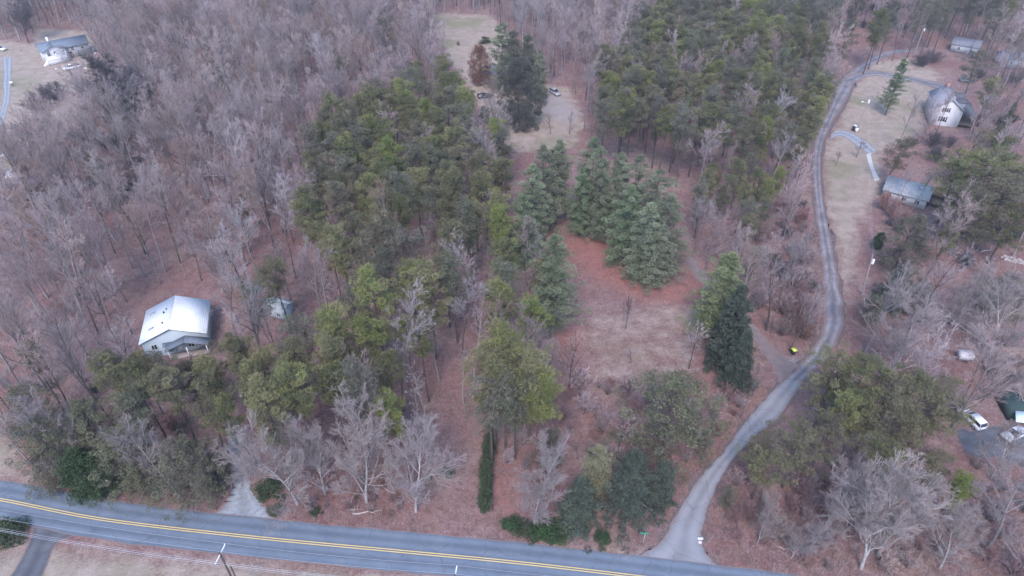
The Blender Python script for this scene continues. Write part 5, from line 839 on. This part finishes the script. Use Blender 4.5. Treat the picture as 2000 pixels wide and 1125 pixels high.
def bin_(label, px, py, body, lid, s=1.0):
    t = thing('wheelie_bin', label, 'bin', G(px, py), R(25), scale=s); q = Q(); V = [(-.24, -.26, .08), (.24, -.26, .08), (.24, .26, .08), (-.24, .26, .08), (-.33, -.38, 1.05), (.33, -.38, 1.05), (.33, .38, 1.05), (-.33, .38, 1.05)]; q.add(V, [(0, 3, 2, 1), (0, 1, 5, 4), (1, 2, 6, 5), (2, 3, 7, 6), (3, 0, 4, 7), (4, 5, 6, 7)]); part('body', q, body, t)
    q = Q(); slab(q, (-.37, -.44, 1.10), (.37, -.44, 1.10), (.37, .42, 1.17), (-.37, .42, 1.17), .05); part('lid', q, lid, t)
    for s_ in (-1, 1): q = Q(); segs(q, [[s_ * .2, .3, .1]], [[s_ * .28, .3, .1]], .1, .1, 10); part('wheel', q, blk, t)
bin_('black wheelie bin with a bright lime lid at the lane fork', 1548, 692, blk, lime, 1.15); bin_('pale bin behind the black one by the lamp pole', 1668, 252, trim, trim, 1.1); bin_('black bin between two pale bins by the lamp pole', 1666.5, 256, blk, blk, 1.2); bin_('pale bin right of the black one by the lamp pole', 1671.5, 258, trim, trim, 1.1)
# stones, logs, fence
def rock(label, px, py, s_, m, group=None, name='boulder', cat='boulder', sq=.6):
    rg_ = np.random.default_rng(int(px * 7 + py)); t = np.linspace(0, pi, 6); q = Q(); V = []
    for a in t:
        for k in range(8): b_ = k * pi / 4; r_ = rg_.uniform(.8, 1.15); V.append((sin(a) * cos(b_) * r_, sin(a) * sin(b_) * r_ * .8, cos(a) * sq * r_))
    F = [(i * 8 + k, (i + 1) * 8 + k, (i + 1) * 8 + (k + 1) % 8, i * 8 + (k + 1) % 8) for i in range(5) for k in range(8)]; q.add(np.array(V) * s_, F); x, y, _ = G(px, py); o = thing(name, label, cat, (x, y, s_ * .2), rg_.uniform(0, 6), group, data=q.mesh(name, [m], True)); return o
bp_ = [(1957, 503), (1962, 501), (1964, 507), (1968, 503), (1970, 509), (1974, 505), (1975, 511), (1979, 507), (1980, 512), (1984, 508), (1990, 508), (1989, 514), (1995, 511), (1998, 515)]
for i, p_ in enumerate(bp_): rock(f'{ORD[i]} pale boulder from left in the row at the right edge', *p_, .42 + .12 * (i % 3), stone, 'pale boulders in a row')
for i in range(7): rock(f'{ORD[i]} white stone from left in the short row in the leafy yard', 1868 + 3.3 * i, 494 + (i % 2), .25, stone, 'white stones in a short row', 'stone', 'stone')
for i, p_ in enumerate([(1365, 1052), (1370, 1052), (1367, 1059)]): rock(f'{("left", "right", "lowest")[i]} of three white lumps at the side road corner', *p_, .32, mat('white_stone', (.5, .52, .55)), 'white lumps at the road corner', 'stone', 'stone')
for i, p_ in enumerate([(80, 90), (183, 98), (186, 104), (181, 132), (176, 128), (168, 134), (110, 135), (124, 130)]): rock(f'{ORD[i]} of eight pale rubbish heaps strewn round the white farmhouse', *p_, .5 + .15 * (i % 2), mat('rubbish_pale', (.55, .45, .45)), 'rubbish heaps round the farmhouse', 'rubbish_heap', 'rubbish')
tp = thing('tarp', 'white peaked tarp beside the little dark house at left', 'tarp', G(22, 345), R(20)); q = Q(); slab(q, (-1.6, -1.3, .05), (1.6, -1.3, .05), (.9, .1, 1.9), (-.4, .1, 1.9), .03); slab(q, (1.6, 1.3, .05), (-1.6, 1.3, .05), (-.4, .1, 1.9), (.9, .1, 1.9), .03); part('cover', q, trim, tp)
mb = thing('mailbox', 'small white-topped box beside the far gravel drive', 'mailbox', G(25, 168), 0); bx('post', (-.1, .1, -.1, .1, 0, 1.0), dwood, mb); bx('box', (-.5, .5, -.3, .3, 1.0, 1.5), trim, mb)
def log(label, a_, b_, r_, m, z=.15, grp=None):
    A = np.array(G(*a_)); Bq = np.array(G(*b_)); A[2] = z; Bq[2] = z + .15; md = (A + Bq) / 2; md[2] = 0; q = Q(); rg_ = np.random.default_rng(int(a_[0])); t = np.linspace(0, 1, 7)[:, None]; P = A * (1 - t) + Bq * t + rg_.normal(0, .12, (7, 3)) * [1, 1, .1] - md; rr = np.linspace(r_, r_ * .45, 7); segs(q, P[:-1], P[1:], rr[:-1], rr[1:], 8)
    d = norm(P[-1] - P[0]); 
    for k in range(5): i = rg_.integers(1, 6); e = norm(d * .7 + rg_.normal(0, .6, 3)); segs(q, [P[i]], [P[i] + e * rg_.uniform(.5, 1.6)], r_ * .3, .015, 4)
    o = thing('fallen_log', label, 'log', tuple(md), 0, grp, data=q.mesh('fallen_log', [m]))
plog = mat('bleached_wood', (.40, .35, .33), noise=(2, (.26, .21, .2), .4, .6))
for a in [('long fallen log lying across the lower right wood', (1566, 1014), (1664, 1001), .22, plog), ('thin pale log left of the long fallen log', (1511, 1065), (1550, 1080), .09, plog), ('short brown log below the long fallen log', (1622, 1048), (1660, 1036), .2, plog), ('brown log second below the long fallen log', (1625, 1056), (1655, 1050), .16, plog), ('pale log on the main road bank under the silver trees', (690, 1003), (748, 1000), .16, plog), ('shorter pale log left of the one on the road bank', (676, 997), (700, 996), .13, plog),
          ('brown log across the head of the bare track', (803, 812), (838, 845), .16, plog), ('white broken log standing out beside the bare track', (838, 850), (846, 874), .14, plog), ('brown log propped at the head of the bare track', (817, 800), (806, 822), .14, plog), ('long log by the driveway below the pine stand', (372, 862), (442, 852), .2, M['bark']), ('pale log in the left bare woods', (170, 690), (215, 712), .14, plog), ('long fallen trunk across the far left woods', (380, 345), (480, 342), .2, plog),
          ('log on the bank right of the side road', (1583, 798), (1605, 808), .2, plog), ('pale log left of the yellow-green pine in the lower right', (1645, 790), (1665, 793), .14, plog), ('twisted log beside the pale boulders', (1915, 493), (1936, 489), .2, plog), ('dark log heap left of the white stones', (1832, 498), (1864, 492), .2, M['bark']), ('fallen branch in the grass above the lone wagon', (1990, 690), (1960, 696), .09, plog)]: log(*a)
fc = thing('split_rail_fence', 'weathered split-rail fence across the far yard', 'fence', G(1005, 250)); fx, fy, _ = G(1005, 250); fp = [np.array(G(px, py)) - [fx, fy, 0] for px, py in ((976, 255), (988, 252.5), (999, 250.5), (1011, 248.5), (1022, 247), (1031, 245))]
for i, p_ in enumerate(fp): q = Q(); segs(q, [p_], [p_ + [0, 0, 1.3 if i < 5 else 2.2]], .11, .1, 6); part('post', q, pwood, fc)
for i in range(5):
    for z_ in (.55, 1.05): q = Q(); segs(q, [fp[i] + [0, 0, z_]], [fp[i + 1] + [0, 0, z_ + .03]], .07, .07, 5); part('rail', q, pwood, fc)
f2 = thing('split_rail_fence', 'short split-rail fence beside the young bare trees in the yard', 'fence', G(1050, 243)); fx, fy, _ = G(1050, 243); fp = [np.array(G(px, py)) - [fx, fy, 0] for px, py in ((1045, 243.5), (1054, 242), (1063, 241), (1066, 248))]
for p_ in fp: q = Q(); segs(q, [p_], [p_ + [0, 0, 1.2]], .11, .1, 6); part('post', q, pwood, f2)
for i in range(3):
    for z_ in (.55, 1.0): q = Q(); segs(q, [fp[i] + [0, 0, z_]], [fp[i + 1] + [0, 0, z_]], .07, .07, 5); part('rail', q, pwood, f2)
rock('dark upright stump in the far field', 895, 88, .8, M['bark_dark'], None, 'fixture', 'fixture', 1.6)  # unidentified small dark upright box, drawn as a rounded bark-dark lump
bench = thing('bench', 'pale low bench or wall at the back of the gravel yard', 'bench', G(1053, 163), R(8)); bx('seat', (-2, 2, -.3, .3, .5, .6), pwood, bench); bx('backrest', (-2, 2, .3, .38, .6, 1.4), pwood, bench)
for s_ in (-1.8, 1.8): bx('leg', (s_ - .08, s_ + .08, -.28, .28, 0, .5), pwood, bench)
# ================================================================ THE AIR
hz = Q(); boxq(hz, -420, 420, -60, 620, -1.0, 92.5); hm = bpy.data.materials.new('haze'); hm.use_nodes = True; n = hm.node_tree; n.nodes.clear(); ho = n.nodes.new('ShaderNodeOutputMaterial'); pv = n.nodes.new('ShaderNodeVolumePrincipled'); pv.inputs['Color'].default_value = (0.93, 0.94, 1.0, 1); pv.inputs['Density'].default_value = 0.00020; pv.inputs['Anisotropy'].default_value = 0.2
n.links.new(pv.outputs[0], ho.inputs['Volume']); o = link('haze', hz.mesh('haze', [hm])); o['kind'] = 'stuff'; o['label'] = 'thin bluish evening haze over the woods'; o['category'] = 'haze'
